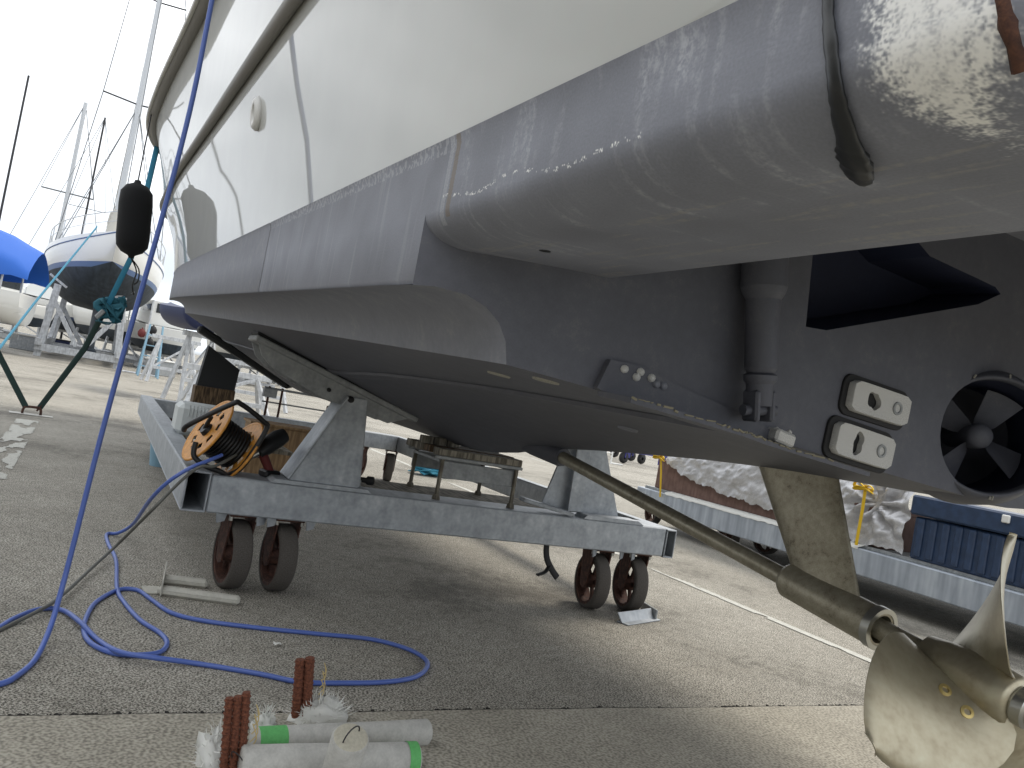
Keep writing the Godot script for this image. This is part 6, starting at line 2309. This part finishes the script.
# ------------------------------------------------------------------ ground
func build_ground() -> void:
	var gm := ground_material()
	var st := S()
	# one sheet, denser near the camera
	var xs := [-300.0, -40.0, -12.0, -4.0, 0.0, 4.0, 8.0, 16.0, 60.0, 300.0]
	var zs := [-400.0, -80.0, -30.0, -12.0, -6.0, -3.0, 0.0, 6.0, 40.0]
	for i in xs.size() - 1:
		for j in zs.size() - 1:
			poly(st, [Vector3(xs[i], 0, zs[j]), Vector3(xs[i + 1], 0, zs[j]), Vector3(xs[i + 1], 0, zs[j + 1]), Vector3(xs[i], 0, zs[j + 1])], Vector3.UP)
	var g := struct("ground", st, gm)
	# concrete gutter along the near edge, a hair above the asphalt
	var cm := mat(Color(1, 1, 1), 0.9, 0.0, M.conc_wash, 2.6)
	cm.detail_enabled = true
	cm.detail_albedo = M.conc_fine[0]
	cm.detail_blend_mode = BaseMaterial3D.BLEND_MODE_MUL
	cm.detail_uv_layer = BaseMaterial3D.DETAIL_UV_2
	cm.uv2_triplanar = true
	cm.uv2_world_triplanar = true
	cm.uv2_scale = Vector3.ONE / 1.1
	st = S()
	rng.seed = 2
	var fn := FastNoiseLite.new()
	fn.seed = 61
	fn.frequency = 1.5
	fn.fractal_octaves = 4
	var edge := []
	for i in 401:
		var x := -30.0 + 0.15 * i
		edge.append(Vector3(x, 0.006, -2.345 + 0.010 * fn.get_noise_1d(x)))
	for i in 400:
		var a: Vector3 = edge[i]
		var b: Vector3 = edge[i + 1]
		poly(st, [a, b, Vector3(b.x, 0.006, 1.5), Vector3(a.x, 0.006, 1.5)], Vector3.UP)
		poly(st, [a, b, Vector3(b.x, 0.0, b.z - 0.003), Vector3(a.x, 0.0, a.z - 0.003)], Vector3.FORWARD)
	struct("concrete_gutter", st, cm)
	# dirt packed in the joint: a thin ragged line and crumbs
	st = S()
	for i in 1100:
		var x := -3.0 + 0.01 * i
		var wa := 0.0012 + 0.0035 * maxf(0.0, 0.35 + fn.get_noise_1d(x * 5.0 + 9.0))
		var wb := 0.0012 + 0.0035 * maxf(0.0, 0.35 + fn.get_noise_1d((x + 0.01) * 5.0 + 9.0))
		var za := -2.351 + 0.010 * fn.get_noise_1d(x)
		var zb := -2.351 + 0.010 * fn.get_noise_1d(x + 0.01)
		poly(st, [Vector3(x, 0.0045, za - wa), Vector3(x + 0.01, 0.0045, zb - wb), Vector3(x + 0.01, 0.0045, zb + wb), Vector3(x, 0.0045, za + wa)], Vector3.UP)
	for i in 500:
		var x := rng.randf_range(-3.0, 8.0)
		var w := rng.randf_range(0.002, 0.010)
		if fn.get_noise_1d(x * 2.0 + 50.0) < -0.15:
			continue
		box(st, Vector3(x, 0.004, -2.350 + 0.010 * fn.get_noise_1d(x) - absf(rng.randfn(0.0, 0.004))), Vector3(w * 2.0, 0.005, w), Basis(Vector3.UP, rng.randf() * 3.0), 0.0005)
	var dj := struct("joint_dirt", st, M.joint)
	# painted lines, worn
	painted_line(Vector3(3.975, 0, -2.2), Vector3(3.965, 0, -16.0), 0.075, 81, 0.2)
	painted_line(on_y(-12, 478, 0), on_y(28, 420, 0), 0.20, 82, 0.12)
	painted_line(Vector3(9.0, 0, -2.0), Vector3(9.0, 0, -16.0), 0.08, 83, 0.2)
func painted_line(a: Vector3, b: Vector3, w: float, sd: int, wear: float) -> void:
	var st := S()
	var fn := FastNoiseLite.new()
	fn.seed = sd
	fn.frequency = 5.0
	fn.fractal_octaves = 4
	var d := (b - a)
	var l := d.length()
	d /= l
	var r := d.cross(Vector3.UP)
	var step := 0.012
	var nx := int(l / step)
	var ny := int(w / 0.009)
	for i in nx:
		for j in ny:
			var p := a + d * (i * step) + r * ((float(j) / ny - 0.5) * w)
			var nv := fn.get_noise_2d(p.x * 1.0, p.z * 0.3)
			if nv > wear or absf(float(j) + 0.5 - ny * 0.5) > ny * 0.5 * (1.0 - 0.22 * maxf(0, fn.get_noise_2d(p.x * 2.0 + 40.0, p.z * 2.0))):
				continue
			var q := p + d * step
			var rr := r * (w / ny)
			poly(st, [p + Vector3(0, 0.004, 0), p + rr + Vector3(0, 0.004, 0), q + rr + Vector3(0, 0.004, 0), q + Vector3(0, 0.004, 0)], Vector3.UP)
	struct("painted_line", st, M.line_paint)

func cloud_cover() -> ImageTexture:
	# broken bright stratus all round the sky
	var w := 768
	var h := 384
	var fn := FastNoiseLite.new()
	fn.seed = 17
	fn.frequency = 1.3
	fn.fractal_octaves = 5
	var im := Image.create(w, h, false, Image.FORMAT_RGBA8)
	for j in h:
		var el := PI / 2 - PI * (j + 0.5) / h
		for i in w:
			var az := TAU * (i + 0.5) / w
			var d := Vector3(cos(az) * cos(el), sin(el) * 2.2, sin(az) * cos(el))
			var n := fn.get_noise_3dv(d * 1.6)
			im.set_pixel(i, j, Color(1, 1, 1, clampf(0.24 + n * 0.55, 0.0, 0.5)))
	return ImageTexture.create_from_image(im)

func _ready() -> void:
	# --- camera
	cam_basis = Basis(Vector3.UP, deg_to_rad(-27.1)) * Basis(Vector3.RIGHT, deg_to_rad(1.85)) * Basis(Vector3.BACK, deg_to_rad(10.35))
	var cam := Camera3D.new()
	cam.name = "camera"
	cam.fov = rad_to_deg(2.0 * atan(384.0 / F))
	cam.near = 0.02
	cam.far = 900.0
	cam.transform = Transform3D(cam_basis, EYE)
	add_child(cam)
	cam.current = true
	# --- bright overcast sky
	var env := Environment.new()
	var sky := Sky.new()
	var sm := ProceduralSkyMaterial.new()
	sm.sky_top_color = Color(0.84, 0.855, 0.875)
	sm.sky_horizon_color = Color(0.73, 0.775, 0.82)
	sm.sky_curve = 0.09
	sm.sky_cover = cloud_cover()
	sm.sky_cover_modulate = Color(1, 1, 1, 1)
	sm.ground_bottom_color = Color(0.5, 0.5, 0.49)
	sm.ground_horizon_color = Color(0.72, 0.74, 0.75)
	sky.sky_material = sm
	env.background_mode = Environment.BG_SKY
	env.sky = sky
	env.tonemap_mode = Environment.TONE_MAPPER_LINEAR
	env.tonemap_exposure = 1.58
	env.sdfgi_enabled = true
	env.ssao_enabled = true
	env.ssil_enabled = true
	var we := WorldEnvironment.new()
	we.name = "environment"
	we.environment = env
	add_child(we)
	var sun := DirectionalLight3D.new()
	sun.name = "sun"
	sun.light_energy = 0.5
	sun.light_angular_distance = 18.0
	sun.light_color = Color(1.0, 0.97, 0.92)
	sun.shadow_enabled = true
	add_child(sun)
	sun.look_at_from_position(Vector3(5, 8, -2.5), Vector3.ZERO)
	# --- materials
	make_materials()
	M.conc_fine = ramp_tex(512, [[noise_bytes(512, 51, 0.16, 2), 0.85], [noise_bytes(512, 52, 0.02, 4), 0.15]], [[0.2, Color(0.66, 0.655, 0.64)], [0.45, Color(0.86, 0.855, 0.84)], [0.7, Color(1, 1, 0.985)]])
	M.conc_wash = ramp_tex(512, [[noise_bytes(512, 53, 0.008, 5), 0.7], [noise_bytes(512, 54, 0.08, 3), 0.3]], [[0.2, Color(0.665, 0.645, 0.60)], [0.5, Color(0.70, 0.68, 0.635)], [0.8, Color(0.735, 0.715, 0.67)]])
	M.joint = mat(Color(0.13, 0.12, 0.105), 0.95)
	M.line_paint = mat(Color(0.80, 0.80, 0.78), 0.8, 0.0, M.conc_fine, 0.6)
	# --- the place, then the things in it
	build_ground()
	build_yacht()
	build_cradle()
	build_trailer()
	build_yard()
	build_reel()
	build_cords()
	build_cradle_clutter()
	build_chocks()
	build_ties()
	build_samples()
